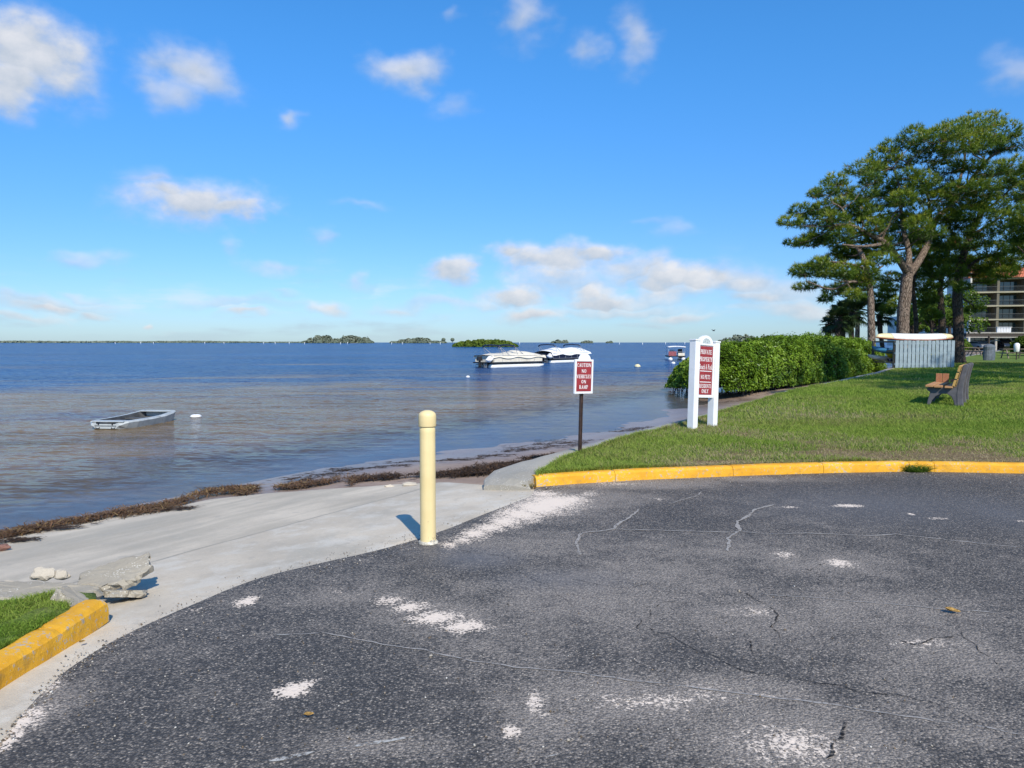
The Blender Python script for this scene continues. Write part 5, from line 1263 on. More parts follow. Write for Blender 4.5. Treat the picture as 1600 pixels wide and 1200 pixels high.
# two pines to the right of the picture whose shade lies across the lawn
def shade_pine(loc, h, crown_r, n_p, seed, lab):
    rnd = random.Random(seed); D0 = loc[1]
    def topx(x, y, z):   # world point to the picture coordinates that pine() works in
        dx, dy, dz = x, y, z - CAMH; c, s = math.cos(PITCH), math.sin(PITCH)
        fw = dy * c - dz * s; up = dy * s + dz * c; return CX + dx / fw * F, CY - up / fw * F
    lim = [([(*topx(loc[0] + .1 * i, D0, .2 + h * .75 * i / 4), 0) for i in range(5)], .32, .14)]
    pf = []
    for i in range(n_p):
        a = rnd.uniform(0, 6.28); r = crown_r * math.sqrt(rnd.random()); z = h * .72 + h * .28 * rnd.random() * (1 - .5 * r / crown_r)
        px, py = topx(loc[0] + r * math.cos(a), D0, z); pf.append((px, py, .95 / D0 * F, .42 / D0 * F))
    pine('pine_tree', D0, topx(loc[0], D0, .2), .25, lim, pf, lab, mbark=M_bark, dj=crown_r * .8, nt=80, seed=seed)
shade_pine((18.6, 14.0), 15.5, 4.2, 48, 21, 'tall pine standing on the lawn right of the picture, nearer than the bench')
shade_pine((25.5, 17.5), 15.0, 4.2, 46, 22, 'broad pine on the lawn further right of the picture, level with the bench')
shade_pine((31.5, 29.0), 13.5, 4.2, 46, 23, 'spreading pine on the lawn right of the picture, level with the kayak rack')

# ------------------------------------------------------------------ cabbage palms
def palm(px, py_base, py_top, D0, r, lab, seed, lean=0):
    rnd = random.Random(seed); base = PD(px, py_base, D0); base.z = .2; top = PD(px + lean, py_top, D0)
    root = empty('palm_tree', base, 0, lab, 'palm', 'cabbage palms behind the mangrove hedge'); mb = MB()
    t0 = top - base; pts = [t0 * (i / 6) + Vector((.06 * math.sin(i), 0, 0)) for i in range(7)]
    pts = [Vector((0, 0, -.2))] + pts[1:]; mb.tube(pts, [.17, .15, .15, .15, .16, .18, .2], 10, noise_amt=.2); mb.build('trunk', M_barkd, root, True)
    V_, F_, T_ = [], [], []; st = MB()
    for k in range(32):
        an = rnd.uniform(0, 6.28); elv = rnd.uniform(-.9, 1.35); d = Vector((math.cos(an) * math.cos(elv), math.sin(an) * math.cos(elv), math.sin(elv)))
        c = t0 + d * r * .48 + Vector((0, 0, -.05 * r)); st.tube([t0, t0 + d * r * .3, c], [.02, .016, .012], 4, cap=False)
        side = d.cross(Vector((0, 0, 1))); side = side.normalized() if side.length > .1 else Vector((1, 0, 0)); up = side.cross(d)
        tn = min(1, max(0, rnd.gauss(.35 + .2 * elv, .15)))
        for j in range(17):
            a2 = R(-105 + 210 * j / 16); dd = (d * math.cos(a2) + side * math.sin(a2)).normalized(); L_ = r * (.55 - .12 * abs(a2)) * rnd.uniform(.85, 1.1)
            droop = Vector((0, 0, -.28 * L_)); w = (dd.cross(up)).normalized() * (.035 * r / 1.1); b = len(V_)
            V_ += [c - w * .4, c + w * .4, c + dd * L_ * .6 + w, c + dd * L_ * .6 - w, c + dd * L_ + droop]; F_ += [(b, b + 1, b + 2), (b, b + 2, b + 3), (b + 3, b + 2, b + 4)]; T_ += [tn] * 5
    mesh_obj('crown', V_, F_, M_palm, root, attrs={'tint': T_}); st.build('frond_stalks', M_barkd, root)
palm(1311, 542, 500, 44, 1.15, 'leftmost cabbage palm above the hedge', 1)
palm(1331, 545, 490, 46, 1.35, 'larger cabbage palm crown beside the slender pale pine trunk', 2)
palm(1317, 545, 490, 48, 1.2, 'cabbage palm between the leftmost palm and the larger crown', 3)
palm(1379, 548, 492, 52, 1.30, 'leaning cabbage palm seen between the two palest pine trunks', 4, -4)
palm(1295, 545, 506, 45, .75, 'small low cabbage palm at the left end of the palms', 5)

# ------------------------------------------------------------------ flats
M_stucco = paint('cream_stucco', (0.62, 0.58, 0.50), .85, .05, .5, .2, bscale=20)
M_stuccod = paint('shade_toned_stucco', (0.15, 0.13, 0.09), .85, .08, .5, .2, bscale=20)  # facade shade is put into this dark tan wall colour
M_slabc = paint('shade_toned_slab_edge', (0.36, 0.32, 0.22), .8, .06, .5, .1)  # slab edges darkened in colour for the unlit front
M_tile = paint('orange_roof_tile', (0.55, 0.17, 0.085), .8, .2, 1.2, .5, bscale=6, bdist=.05)
m_, n_ = newmat('window_glass'); finish(n_, color=(0.02, 0.05, 0.06), rough=.06, spec=.8); M_glass = m_
M_frame = paint('bronze_frame', (0.06, 0.05, 0.045), .5, .1)
M_rail = paint('shade_toned_balustrade', (0.07, 0.07, 0.065), .6, .1)  # rail colour darkened to carry the shade of the facade
def flats(px, D0, rz, bays, floors, lab, bw=5.2, fh=2.9, z0=.4, roof=True):
    base = PD(px, 545, D0); base.z = z0
    root = empty('apartment_building', base, rz, lab, 'building'); Wd = bays * bw; dp = 11; H = floors * fh
    # local x along the front, y into the building, front face at y=0
    mb = MB(); mb.box((-.15, dp / 2, H / 2 + .6), (.30, dp + 3.2, H + 1.2)); mb.build('end_wall', M_stucco, root)
    mb = MB(); mb.box((Wd / 2, dp / 2 + 2.0, H / 2), (Wd - .02, dp - .4, H)); mb.build('wall', M_stuccod, root)
    for f in range(floors + 1):
        mb = MB(); mb.box((Wd / 2 + .1, .45, f * fh), (Wd + .2, 3.2, .26)); mb.build('floor_slab', M_slabc, root)
    sw_meshes = {}
    for b in range(bays):
        for f in range(floors):
            mb = MB()
            if b: mb.box((b * bw, .30, f * fh + fh / 2), (.45, 2.6, fh - .27)); mb.build('partition', M_stuccod, root)
            key = 'w'
            if key not in sw_meshes:
                fm = MB(); W_, H_ = 3.5, 2.05
                for (cx, cz, sx, sz) in ((0, 0, W_, .09), (0, H_, W_, .09), (-W_ / 2, H_ / 2, .09, H_), (W_ / 2, H_ / 2, .09, H_), (-W_ / 6, H_ / 2, .07, H_), (W_ / 6, H_ / 2, .07, H_)): fm.box((cx, 0, cz), (sx, .12, sz))
                gm = MB(); gm.box((0, .02, H_ / 2), (W_ - .08, .03, H_ - .08)); rm = MB()
                rm.box((0, 0, 1.0), (bw - .5, .06, .07)); rm.box((0, 0, .12), (bw - .5, .05, .06))
                for i in range(24): rm.box((-(bw - .5) / 2 + (bw - .5) * i / 23, 0, .56), (.018, .02, .85))
                sw_meshes[key] = [fm.build('window', M_frame, root), gm.build('pane', M_glass, None), rm.build('balcony_rail', M_rail, root)]
                sw_meshes[key][1].parent = sw_meshes[key][0]; fr, gl, ra = sw_meshes[key]
            else:
                fr, gl, ra = [o.copy() for o in sw_meshes[key]]
                for o in (fr, gl, ra): C.objects.link(o)
                fr.parent = root; gl.parent = fr; ra.parent = root
            fr.location = ((b + .5) * bw, 1.76, f * fh + .14); ra.location = ((b + .5) * bw, -1.0, f * fh + .14)
    if roof:
        mb = MB(); a, b_ = -.8, Wd + .8; z = H + .14; vs = [(a, -1.6, z), (b_, -1.6, z), (b_, dp + 2, z), (a, dp + 2, z), (a + 1.2, -.1, z + 2.0), (b_, -.1, z + 2.0), (b_, dp, z + 2.0), (a + 1.2, dp, z + 2.0)]
        mb.add(vs, [(0, 1, 5, 4), (1, 2, 6, 5), (2, 3, 7, 6), (3, 0, 4, 7), (4, 5, 6, 7), (3, 2, 1, 0)]); rf = mb.build('roof', M_tile, root)
        mb = MB()
        for i in range(int((b_ - a) / .30)):
            x = a + .15 + i * .30; xt = max(x, a + 1.2) if x < a + 1.2 else x; mb.tube([(x, -1.62, z + .02), (xt, -.12, z + 2.03)], .07, 5)
        mb.build('tile_row', M_tile, rf); rf.children[0]['kind'] = 'stuff'
    return root
flats(1511, 150, R(-14), 4, 5, 'cream block of flats with orange tiled roof behind the pines at the right edge', bw=4.9, fh=2.72, z0=.65)
flats(1440, 170, R(6), 3, 2, 'lower wing of the flats glimpsed between the dark pine trunks', bw=4.8, fh=2.9, z0=.8, roof=False)
# louvred screen on a first floor balcony
mb = MB(); c = PD(1569, 516, 119)
mb.box((0, .25, 0), (2.2, .05, .95)); 
for i in range(9): mb.box((-1.0 + i * .25, 0, 0), (.16, .05, .95))
mb.box((0, .1, .50), (2.4, .4, .06)); o = mb.build('balcony_screen', M_whiteg); o.location = c; tag(o, 'white louvred screen standing on the carport roof before the flats', 'screen')

# ------------------------------------------------------------------ carport, cars, picnic tables, bin
M_dark = paint('dark_timber_fascia', (0.05, 0.038, 0.03), .8, .2)
M_gcov = paint('slate_blue_cover', (0.11, 0.13, 0.16), .8, .15)
M_fascia = paint('pale_fascia', (0.40, 0.36, 0.31), .7, .1)
cp = PD(1506, 545, 112); cp.z = .35
car = empty('carport', cp, R(1), 'long low flat roofed carport with pale edge trim in front of the flats', 'carport')
mb = MB(); mb.box((12, 2.5, 2.35), (24, 6, .50)); mb.build('roof', M_dark, car)
mb = MB(); mb.box((12, -.56, 2.63), (24.2, .14, .14)); mb.build('trim', M_fascia, car); mb = MB(); mb.box((12, -.56, 1.98), (24.2, .14, .12)); mb.build('trim', M_fascia, car)
for i in range(6): mb = MB(); mb.box((.3 + i * 4.6, .1, 1.05), (.28, .28, 2.2)); mb.build('post', M_fascia, car)
mb = MB(); mb.box((12, 5.6, .65), (24, .15, 1.3)); mb.build('rear_wall', M_dark, car)
m_, n_ = newmat('car_paint_dark'); finish(n_, color=(.012, .013, .016), rough=.22, coat=.6); M_card = m_
m_, n_ = newmat('car_paint_silver'); finish(n_, color=(.30, .31, .33), rough=.3, metal=.5, coat=.5); M_cars = m_
m_, n_ = newmat('tyre'); finish(n_, color=(.012, .012, .012), rough=.9); M_tyre = m_
def carx(loc, rz, m, lab, h=1.65):
    root = empty('parked_car', loc, rz, lab, 'car', 'cars under the carport')
    k = h / 1.5; prof = [(-2.2, .35), (-2.25, .7), (-2.0, .95 * k), (-1.55, 1.02 * k), (-1.1, 1.45 * k), (-.2, 1.5 * k), (.6, 1.42 * k), (1.25, 1.0 * k), (2.0, .88 * k), (2.25, .62), (2.2, .35), (1.75, .32), (-1.75, .32)]
    mb = MB(); mb.prism(prof, -.85, .85); b = mb.build('body', m, root, bevel=.08)
    mb = MB(); mb.prism([(-1.45, 1.03 * k), (-1.02, 1.38 * k), (-.2, 1.42 * k), (.5, 1.35 * k), (1.05, 1.03 * k)], -.865, .865); mb.build('windows', M_glass, root, bevel=.02)
    for x in (-1.4, 1.4):
        for y in (-.82, .82):
            mb = MB(); mb.tube([(x, y - .11, .33), (x, y + .11, .33)], .33, 18); w = mb.build('wheel', M_tyre, root)
    for y in (-.62, .62): mb = MB(); mb.box((2.2, y, .72), (.08, .32, .14)); mb.build('headlight', M_whiteg, root)
carx(Vector((PD(1562, 545, 114).x, 114, .36)), R(92), M_card, 'black estate car parked under the carport beyond the trunk', 1.75)
carx(Vector((PD(1528, 545, 114.5).x, 114.5, .36)), R(90), M_cars, 'silver car parked under the left part of the carport', 1.5)
def picnic(px, py, rz, lab, s=1.0):
    p = PL(px, py); root = empty('picnic_table', p, rz, lab, 'picnic table', 'picnic tables under the pines')
    for y in (-.3, -.15, 0, .15, .3): mb = MB(); mb.box((0, y, .75), (1.8, .14, .04)); mb.build('table_board', M_timber, root)
    for y in (-.7, .7): mb = MB(); mb.box((0, y, .45), (1.8, .24, .04)); mb.build('bench_board', M_timber, root)
    for x in (-.65, .65):
        mb = MB(); mb.box((x, 0, .42), (.05, 1.5, .09)); mb.box((x, 0, .70), (.05, .7, .08)); mb.build('crossbar', M_timber, root)
        for s_ in (-1, 1): mb = MB(); mb.tube([(x + .04, s_ * .62, 0), (x + .04, s_ * .22, .74)], .05, 4); mb.build('leg', M_timber, root)
picnic(1510, 554.5, R(10), 'picnic table just right of the kayak rack')
picnic(1533, 556, R(15), 'picnic table partly behind the trunk beyond the bench')
picnic(1583, 560, R(-10), 'picnic table in the shade near the right edge of the picture')
p = PL(1588, 562); bn_ = empty('litter_bin', p, 0, 'upright pale cylindrical bin on a stand near the right edge of the lawn', 'bin')
mb = MB(); mb.tube([(0, 0, .0), (0, 0, .62)], .04, 8); mb.build('stand', M_dark, bn_)
mb = MB(); mb.lathe([(.13, .55), (.17, .62), (.19, .9), (.18, 1.15), (.10, 1.22), (.01, 1.24)], 18); mb.build('barrel', M_whiteg, bn_, True)
q = PL(1545, 563); gr_ = empty('draped_stand', q, .3, 'dark blue grey draped stand with a post beside it, on the lawn beyond the bench', 'stand')
mb = MB(); mb.lathe([(.34, .0), (.36, .3), (.33, .75), (.36, .95), (.30, 1.08), (.12, 1.16), (.01, 1.17)], 14); o = mb.build('cover', M_gcov, gr_, False)
for v in o.data.vertices: v.co.x *= 1.25 + .18 * noise.noise(v.co * 5); v.co.y *= .9 + .2 * noise.noise(v.co * 5 + Vector((3, 0, 0)))
mb = MB(); mb.tube([(.30, .3, 0), (.30, .3, 1.75)], .07, 8); mb.build('post', M_dark, gr_)
# low clipped hedges between the trunks and the flats
for i, (x0, x1, dd, h, lab) in enumerate([(1420, 1470, 95, 1.6, 'clipped hedge in front of the lower wing of the flats'), (1478, 1505, 90, 1.5, 'dark shrub at the left end of the carport'), (1590, 1680, 70, 1.8, 'shrubbery at the right edge beside the carport')]):
    a, b = PD(x0, 545, dd), PD(x1, 545, dd + 3); bush('shrub', [(a.x, a.y, .3, 1.2, h), ((a.x + b.x) / 2, (a.y + b.y) / 2, .3, 1.4, h * 1.1), (b.x, b.y, .3, 1.2, h)], lab, 'shrub', 5000, .30, m=M_isl, stems=0, seed=i + 4)
# broad leaf trees in front of the flats' wing
def clump_tree(px, D0, zt, r, lab, seed, m=M_isl, grp=None, n=2600, leaf=.32):
    base = PD(px, 545, D0); base.z = .3; root = empty('shade_tree', base, 0, lab, 'tree', grp); rnd = random.Random(seed)
    mb = MB(); mb.tube([(0, 0, -.2), (.1, 0, zt * .3), (-.1, .1, zt * .6), (0, 0, zt * .85)], [.22, .18, .13, .05], 8, noise_amt=.2)
    Cn, Nn, T = [], [], []
    for k in range(16):
        c = np.array([rnd.gauss(0, .55) * r, rnd.gauss(0, .5) * r, zt * .45 + rnd.random() * zt * .5]); rr = r * rnd.uniform(.3, .5)
        mb.tube([(0, 0, zt * .4), tuple(c * .6 + np.array([0, 0, zt * .15])), tuple(c)], [.08, .05, .02], 5, cap=False)
        g = rng.normal(0, 1, (n // 16, 3)); g /= np.linalg.norm(g, axis=1)[:, None]; Cn.append(c + g * rr * rng.uniform(.6, 1.1, (len(g), 1)) * np.array([1, 1, .7])); Nn.append(g + rng.normal(0, .5, g.shape) + np.array([0, 0, .4])); T.append(.4 + .3 * g[:, 2] + rng.normal(0, .15, len(g)))
    mb.build('trunk', M_barkd, root, True); Cn = np.concatenate(Cn); cards(Cn, np.concatenate(Nn), rng.uniform(.7, 1.3, len(Cn)) * leaf, np.concatenate(T), 'crown', m, root)
clump_tree(1455, 75, 6.5, 2.6, 'yellow green broad leaved tree in front of the lower wing of the flats', 31, n=4200)
clump_tree(1482, 85, 7.5, 2.4, 'green broad leaved tree between the two darkest pine trunks', 32, n=3600)
clump_tree(1426, 82, 5.5, 1.8, 'small broad leaved tree right of the largest pine trunk', 33, n=2600)

# ------------------------------------------------------------------ jon boat and float
M_alu = paint('grey_painted_hull', (0.44, 0.46, 0.45), .45, .10, 4, .15, dirt=(.22, .22, .20))
M_aluin = paint('dark_boat_inside', (0.10, 0.10, 0.10), .6, .3, 6, .2)
M_blk = paint('black_rubber', (0.015, 0.015, 0.017), .6, .2)
def jon_boat():
    pa, pb = P(162, 671, WZ), P(242, 654, WZ)
    d = pb - pa; L_ = 2.75; rz = math.atan2(17.7 - 16.95 + 1.55, 1.35) 
    rz = R(84); root = empty('small_boat', (pa.x + .05, pa.y + .05, WZ - .05), rz, 'small grey flat bottomed boat moored low in the shallow water', 'boat'); root.scale = (.88, .95, .78); root.location.z = WZ - .03
    # local x: length from square near end; y: width.  y<0 faces right in the picture
    st = [(-.06, .34, .20, .06), (.12, .47, .27, .0), (.45, .53, .27, -.08), (1.1, .55, .27, -.12), (1.7, .55, .29, -.12), (2.1, .52, .33, -.11), (2.35, .46, .37, -.06)]
    vs, fs = [], []
    for (x, w, zt, zb_) in st:
        vs += [(x, -w, zt), (x, -w - .035, zt - .04), (x, -w * .90, zb_ + .06), (x, -w * .78, zb_), (x, w * .78, zb_), (x, w * .90, zb_ + .06), (x, w + .035, zt - .04), (x, w, zt)]
    for i in range(len(st) - 1):
        for j in range(7): fs.append((i * 8 + j, (i + 1) * 8 + j, (i + 1) * 8 + j + 1, i * 8 + j + 1))
    fs.append(tuple(range(8))); fs.append(tuple((len(st) - 1) * 8 + j for j in range(7, -1, -1)))
    mesh_obj('hull', vs, fs, M_alu, root)
    # side deck ring and dark well
    n_ = len(st); vs, fs = [], []
    for (x, w, zt, zb_) in st: vs += [(x, -w, zt), (x, -w + .10, zt + .004), (x, -w + .11, zt - .20), (x, w - .11, zt - .20), (x, w - .10, zt + .004), (x, w, zt)]
    for i in range(n_ - 1):
        for j in (0, 4): fs.append((i * 6 + j, (i + 1) * 6 + j, (i + 1) * 6 + j + 1, i * 6 + j + 1))
    mesh_obj('gunwale', vs, fs, M_alu, root)
    for bx_ in (((.14, 0, .262), (.30, .84, .02)), ((2.24, 0, .35), (.22, .86, .02))): mb = MB(); mb.box(*bx_); mb.build('deck', M_alu, root)
    fs = []
    for i in range(1, n_ - 1):
        for j in (1, 2, 3): fs.append((i * 6 + j, (i + 1) * 6 + j, (i + 1) * 6 + j + 1, i * 6 + j + 1))
    mesh_obj('well', vs, fs, M_aluin, root)
    for x in (.95, 1.6): mb = MB(); mb.box((x, 0, .18), (.22, .94, .03)); mb.build('thwart', M_aluin, root)
    mb = MB(); mb.box((-.062, 0, .145), (.02, .56, .012), Matrix.Rotation(R(-8), 3, 'Y')); mb.build('rub_strip', M_blk, root)
    for y in (-.20, .20):
        mb = MB(); mb.tube([(-.05, y - .05, .11), (-.08, y - .04, .07), (-.08, y + .04, .07), (-.05, y + .05, .11)], .010, 6); mb.build('handle', M_blk, root)
        mb = MB(); mb.tube([(-.07, y * .9, .185), (-.03, y * .9, .185)], .02, 8); mb.build('oarlock', M_blk, root)
jon_boat()
def buoy(px, py, s, lab, m=M_whiteg, flat=False, r2=None):
    p = P(px, py, WZ); b = empty('buoy', p, random.random() * 3, lab, 'buoy'); mb = MB()
    prof = [(s * .2, -.5 * s), (s * .8, -.3 * s), (s, .05 * s), (s * .85, .45 * s), (s * .5, .75 * s), (.01, .86 * s)]
    if flat: prof = [(s * .5, -.2 * s), (s * 1.1, -.05 * s), (s * 1.15, .12 * s), (s * .8, .42 * s), (s * .3, .50 * s), (.01, .5 * s)]
    mb.lathe(prof, 20); mb.build('float', m, b, True)
    mb = MB(); mb.tube([(0, 0, (.5 if flat else .82) * s), (0, 0, (.6 if flat else 1.1) * s)], .12 * s, 8); mb.build('ring', M_blk, b)
buoy(306, 651, .13, 'white flat mooring buoy beside the small grey boat', flat=True)
buoy(731, 589.5, .12, 'tiny white buoy left of the covered boats, close to the shallows')
buoy(996, 573, .26, 'white and orange mooring buoy between the signs', M_cream)
buoy(1052, 568, .20, 'white buoy near the bow of the anchored motor boat by the bush')

# ------------------------------------------------------------------ pontoon boats
M_canvas = paint('cream_canvas', (0.70, 0.64, 0.52), .85, .06, 3, .4, bscale=8, bdist=.02)
M_canvw = paint('white_canvas', (0.76, 0.76, 0.76), .8, .05, 3, .4, bscale=8, bdist=.02)
M_navyp = paint('navy_side_panel', (0.010, 0.012, 0.035), .3, .1)
M_silver = paint('aluminium', (0.55, 0.56, 0.58), .35, .08, 3, .05, metal=.6)
def pontoon(px, py, rz, L_, lab, panel, canvas, bim, heave, seed, hump):
    p = P(px, py, WZ); root = empty('pontoon_boat', (p.x, p.y, WZ), rz, lab, 'boat'); Wd = 2.4; root.scale = (1, .95, .77)
    for y in (-.85, .85):
        mb = MB(); mb.tube([(.3, y, .12), (1, y, .12), (L_ - .9, y, .12), (L_ - .35, y, .20), (L_ - .05, y, .34)], [.26, .30, .30, .22, .05], 14); mb.build('pontoon', M_whiteg, root, True)
    mb = MB(); mb.box((L_ / 2, 0, .50), (L_ - .3, Wd, .12)); mb.build('deck', M_blk, root, bevel=.02)
    # fence panels
    mb = MB()
    for (cx, cy, sx, sy) in ((L_ / 2 - .1, -Wd / 2 + .06, L_ - 1.0, .05), (L_ / 2 - .1, Wd / 2 - .06, L_ - 1.0, .05), (.45, 0, .05, Wd - .12), (L_ - .65, 0, .05, Wd - .12)): mb.box((cx, cy, .90), (sx, sy, .66))
    mb.build('side_panel', panel, root)
    mb = MB()
    for z in (.58, 1.24): mb.tube([(.42, -Wd / 2 + .02, z), (L_ - .6, -Wd / 2 + .02, z)], .022, 6)
    for i in range(7): x = .45 + (L_ - 1.05) * i / 6; mb.tube([(x, -Wd / 2 + .02, .56), (x, -Wd / 2 + .02, 1.24)], .016, 6)
    mb.build('rail', M_silver, root)
    def cov(u, v):
        x = .25 + (L_ - .45) * u; y = (v - .5) * (Wd + .12); e = abs(v - .5) * 2
        h = np.interp(u, [a for a, b in hump], [b for a, b in hump]); z = 1.22 + h * (1 - e ** 2.4) - .22 * max(0, e - .93) / .07 * (1 + .35 * math.sin(u * 17 + seed)) + .03 * math.sin(u * 23 + v * 3) * (1 - e)
        return (x, y, z + .03 * noise.noise(Vector((x * 2, y * 2, seed))))
    mb = MB(); mb.grid(cov, 40, 20); mb.build('mooring_cover', canvas, root, True)
    for x in bim:
        fr = MB()
        for y in (-1.1, 1.1):
            for a3, b3, r3 in (((x, y, 1.2), (x - .35, y, 2.15), .025), ((x + .75, y, 1.2), (x - .30, y, 2.1), .03)):
                fr = MB(); fr.tube([a3, b3], r3, 6); fr.build('bimini_pole', M_silver, root)
        mb = MB(); mb.tube([(x - .35, -1.12, 2.1), (x - .36, -.9, 2.26), (x - .36, 0, 2.33), (x - .36, .9, 2.26), (x - .35, 1.12, 2.1)], .075, 8); mb.build('folded_bimini', M_navyp, root, True)
    # outboard motor
    mo = MB(); mo.box((-.12, 0, .95), (.42, .34, .46), taper=.75); mo.box((-.10, 0, .45), (.16, .12, .7)); mo.box((-.12, 0, .02), (.40, .05, .16)); mo.build('outboard_motor', M_blk, root, bevel=.04)
    mb = MB(); mb.box((.28, 0, .5), (.5, 1.6, .10)); mb.build('swim_platform', M_blk, root)
    rk_ = rock_mesh('fender', .34, seed, M_whiteg, root, sharp=.05); rk_.location = (.15, -Wd / 2 + .25, .88)
    mb = MB()
    for i in range(3): mb.tube([(.05, -Wd / 2 + .5 + i * .15, .0), (.05, -Wd / 2 + .5 + i * .15, .7)], .02, 6)
    mb.build('ladder', M_silver, root)
pontoon(751, 574.5, R(43), 6.4, 'white pontoon boat with a humped cream mooring cover, nearest of the covered boats', M_canvas, M_canvas, (1.5, 3.1), 0, 3, [(0, .05), (.18, .25), (.35, .22), (.55, .52), (.75, .42), (1, .02)])
pontoon(846, 567, R(49), 7.0, 'white covered pontoon boat with navy side panel behind the caution sign', M_navyp, M_canvw, (1.2, 5.3), 0, 7, [(0, .3), (.15, .55), (.3, .7), (.5, .55), (.7, .75), (.9, .6), (1, .35)])
def small_boat():
    p = P(1058, 563, WZ); root = empty('pontoon_boat', (p.x, p.y, WZ), R(84), 'small anchored pontoon boat with white canopy seen end on beside the mangrove', 'boat')
    for y in (-.72, .72):
        mb = MB(); mb.tube([(0, y, .12), (.3, y, .14), (4, y, .12)], [.16, .27, .27], 14); mb.build('pontoon', M_whiteg, root, True)
    mb = MB(); mb.box((2, 0, .45), (4, 1.9, .1)); mb.build('deck', M_blk, root)
    mb = MB(); mb.box((.3, .48, .74), (.05, .85, .5)); mb.build('front_panel', M_redp, root); mb = MB(); mb.box((.3, -.5, .66), (.05, .7, .32)); mb.build('front_panel', M_canvas, root)
    mb = MB()
    for y in (-.9, .9):
        for x in (.5, 2.6): mb.tube([(x, y, .5), (x, y, 1.50)], .022, 6)
    mb.tube([(.3, -.9, .95), (.3, .9, .95)], .02, 6); mb.build('canopy_frame', M_silver, root)
    mb = MB()
    def fn(u, v): return (.3 + 2.5 * u, (v - .5) * 1.95, 1.50 + .10 * math.cos((v - .5) * 2.6))
    mb.grid(fn, 6, 12); o = mb.build('canopy', M_canvw, root, True); o.modifiers.new('t', 'SOLIDIFY').thickness = .12
    mb = MB(); mb.box((1.2, -.45, .95), (.6, .55, .6), taper=.8); mb.build('console', M_blk, root, bevel=.04)
    mb = MB(); mb.box((1.8, .4, .85), (.5, .6, .6), taper=.85); mb.build('seat', M_whiteg, root, bevel=.06)
M_redp = paint('faded_red_panel', (0.30, 0.08, 0.09), .5, .2)
small_boat()

# ------------------------------------------------------------------ islands, far shore, channel markers
def island(name, px0, px1, py_w, py_t, lab, m, lumps, leaf, n, seed, cat='island', trees=(), dm=None):
    dist = F * (CAMH - WZ) / (py_w - HOR); a, b = PD(px0, py_w, dist), PD(px1, py_w, dist); W_ = (b - a).length; H = (py_w - py_t) / F * dist
    c = (a + b) / 2; c.z = WZ; root = empty(name, c, 0, lab, cat); rnd = random.Random(seed); dep = min(W_ * .5, 120)
    vs, fs = [], []; mb = MB(); K = 48
    prof = []
    for k in range(K): an = 2 * math.pi * k / K; rr = 1 + .12 * noise.noise(Vector((math.cos(an) * 2, math.sin(an) * 2, seed))); prof.append((math.cos(an) * W_ * .48 * rr, math.sin(an) * dep * .48 * rr))
    vs = [(x, y, -.5) for x, y in prof] + [(x * .97, y * .97, .25) for x, y in prof]; fs = [(k, (k + 1) % K, K + (k + 1) % K, K + k) for k in range(K)] + [tuple(range(K, 2 * K))]
    mesh_obj('shore', vs, fs, M_core if dm is None else dm, root)
    Cn, Nn, T = [], [], []
    nl = len(lumps); per = n // (nl * 6)
    for i, h in enumerate(lumps):
        for j in range(6):
            x = -W_ * .5 + W_ * (i + rnd.uniform(.1, .9)) / nl; y = rnd.uniform(-.5, .4) * dep * math.sqrt(max(.02, 1 - (2 * x / W_) ** 2)); r = W_ / nl * rnd.uniform(.45, .85); hh = H * h * rnd.uniform(.75, 1.0)
            x = max(-W_ * .5 + r * .8, min(W_ * .5 - r * .8, x))
            g = rng.normal(0, 1, (per, 3)); g /= np.linalg.norm(g, axis=1)[:, None]; g[:, 2] = np.abs(g[:, 2]); lum = .8 + .4 * fbm(g[:, 0] * 3 + i, g[:, 1] * 3 + g[:, 2] * 3 + j, 3)
            Cn.append(np.array([x, y, 0]) + g * np.array([r, r, hh]) * (lum * rng.uniform(.85, 1.0, per))[:, None]); Nn.append(g + rng.normal(0, .4, g.shape)); T.append(.42 + .35 * g[:, 2] + rng.normal(0, .15, per) + rnd.gauss(0, .08))
    Cn = np.concatenate(Cn); cards(Cn, np.concatenate(Nn), rng.uniform(.7, 1.3, len(Cn)) * leaf, np.concatenate(T), 'foliage', m, root, asp=.8)
    return root
island('mangrove_island', 708, 808, 542, 529.5, 'near low green mangrove island left of the covered boats', M_isl, [.5, .75, .85, .95, 1, .95, .95, .85, .8, .45], .75, 16000, 1)
M_sandi = paint('island_sand', (.42, .38, .31), .9, .1)
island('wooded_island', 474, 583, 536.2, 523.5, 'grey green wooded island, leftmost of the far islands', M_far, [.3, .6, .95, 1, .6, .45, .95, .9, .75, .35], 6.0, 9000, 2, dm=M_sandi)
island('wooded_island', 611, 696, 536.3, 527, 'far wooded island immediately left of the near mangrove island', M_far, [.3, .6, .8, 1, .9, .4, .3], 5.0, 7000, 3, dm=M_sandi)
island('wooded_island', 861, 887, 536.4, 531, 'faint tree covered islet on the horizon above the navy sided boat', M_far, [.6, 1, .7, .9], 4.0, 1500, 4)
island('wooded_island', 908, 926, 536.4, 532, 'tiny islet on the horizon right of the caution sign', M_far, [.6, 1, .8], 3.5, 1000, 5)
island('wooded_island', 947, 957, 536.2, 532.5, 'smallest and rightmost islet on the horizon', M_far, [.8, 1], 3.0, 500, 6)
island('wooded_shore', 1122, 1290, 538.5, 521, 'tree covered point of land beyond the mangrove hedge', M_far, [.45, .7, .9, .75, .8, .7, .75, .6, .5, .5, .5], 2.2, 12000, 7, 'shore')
sh_ = island('far_shore', -260, 474, 535.75, 531.6, 'long thin wooded shoreline on the horizon at the left', M_far, [.5, .6, .55, .7, .6, .5, .45, .6, .75, .6, .5, .5, .55, .6, .5, .6, .7, .6, .45, .35, .25, .2], 9.0, 16000, 8, 'shore')
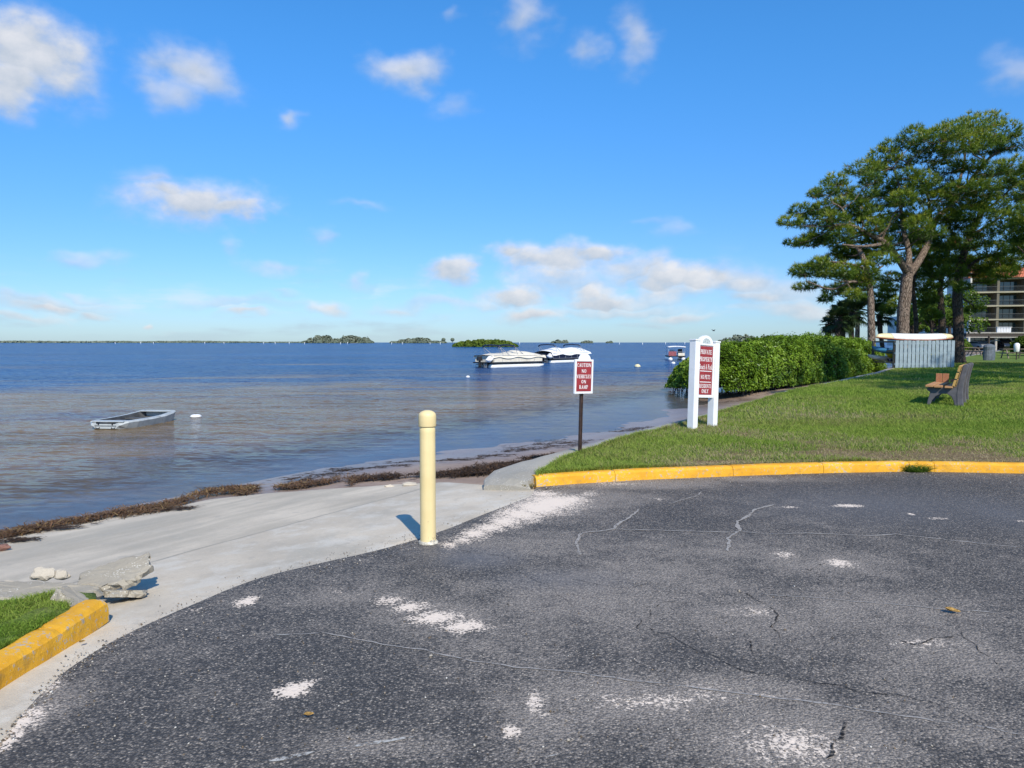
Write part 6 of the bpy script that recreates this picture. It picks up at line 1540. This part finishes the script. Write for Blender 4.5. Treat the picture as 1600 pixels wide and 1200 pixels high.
for (px, lab) in ((693, 'lone round tree standing left on the sand spit beyond the near island'), (707, 'lone round tree at the right end of the sand spit beyond the near island')):
    D0 = 1780; b = PD(px, 536, D0); b.z = WZ; t_ = empty('far_tree', b, 0, lab, 'tree'); mb = MB(); mb.tube([(0, 0, 0), (0, 0, 6)], .5, 5); mb.build('trunk', M_barkd, t_)
    g = rng.normal(0, 1, (300, 3)); g /= np.linalg.norm(g, axis=1)[:, None]; cards(np.array([0, 0, 8.5]) + g * np.array([4.5, 4.5, 4.0]), g, np.full(300, 3.0), .4 + .3 * g[:, 2], 'crown', M_far, t_, asp=.8)
mk_lab = ['in front of the left end of the leftmost wooded island', 'in front of the middle of the leftmost wooded island', 'in front of the right half of the leftmost wooded island', 'at the left end of the second far island', 'in front of the left slope of the second far island', 'in front of the right slope of the second far island', 'by the lone trees left of the near mangrove island', 'just right of the near green mangrove island', 'on the horizon left of the white mooring buoy', 'on the horizon above the white mooring buoy', 'on the horizon left of the boat by the bush', 'on the horizon between the boat and the white sign',
          'before the far shore, second from the left', 'before the far shore, leftmost of its row', 'before the far shore, third from the left', 'before the far shore, fourth from the left', 'before the far shore, fifth from the left', 'before the far shore, sixth from the left', 'before the far shore, second left of the wooded island', 'before the far shore, next left of the wooded island']
mk = None; M_mark = paint('marker_white', (.8, .8, .8), .6, .02)
for i, (px, py) in enumerate([(476, 537), (532, 537), (543, 536.8), (612, 537), (629, 537), (672, 537), (688, 537), (812, 537), (968, 537.2), (1004, 537.4), (1040, 537), (1070, 537), (220, 536.6), (180, 536.6), (240, 536.6), (320, 536.6), (350, 536.7), (412, 536.8), (430, 536.7), (452, 536.8)]):
    D0 = F * 2.0 / (py - HOR) * .62; p = PD(px, py, D0); p.z = WZ
    if mk is None:
        mk = empty('channel_marker', p, 0, 'small white channel marker post standing in the open water near the horizon', 'marker', 'channel markers along the horizon'); mb = MB()
        mb.tube([(0, 0, -1), (0, 0, 2.4)], .22, 8); mb.build('post', M_mark, mk); mb = MB(); mb.box((0, -.25, 2.5), (1.0, .08, 1.0)); mb.build('board', M_mark, mk); c = mk
    else: c = copy_tree(mk)
    c['label'] = 'small white channel marker post ' + mk_lab[i]
    c.location = p; c.scale = (D0 / 1100,) * 3
# bird
b = PD(1115, 517, 120); br = empty('bird', b, .4, 'small dark bird flying above the white property sign', 'bird'); mb = MB()
mb.tube([(-.28, 0, 0), (-.1, 0, .03), (.12, 0, .03), (.28, 0, .0)], [.01, .06, .07, .015], 8); mb.build('body', M_blk, br, True)
for s_ in (-1, 1):
    mb = MB(); mb.grid(lambda u, v: ((v - .5) * .22 * (1 - u * .7) - .05 * u, s_ * (.04 + .5 * u), .03 + .18 * math.sin(u * 2.4)), 6, 2); o = mb.build('wing', M_blk, br); o.modifiers.new('t', 'SOLIDIFY').thickness = .01
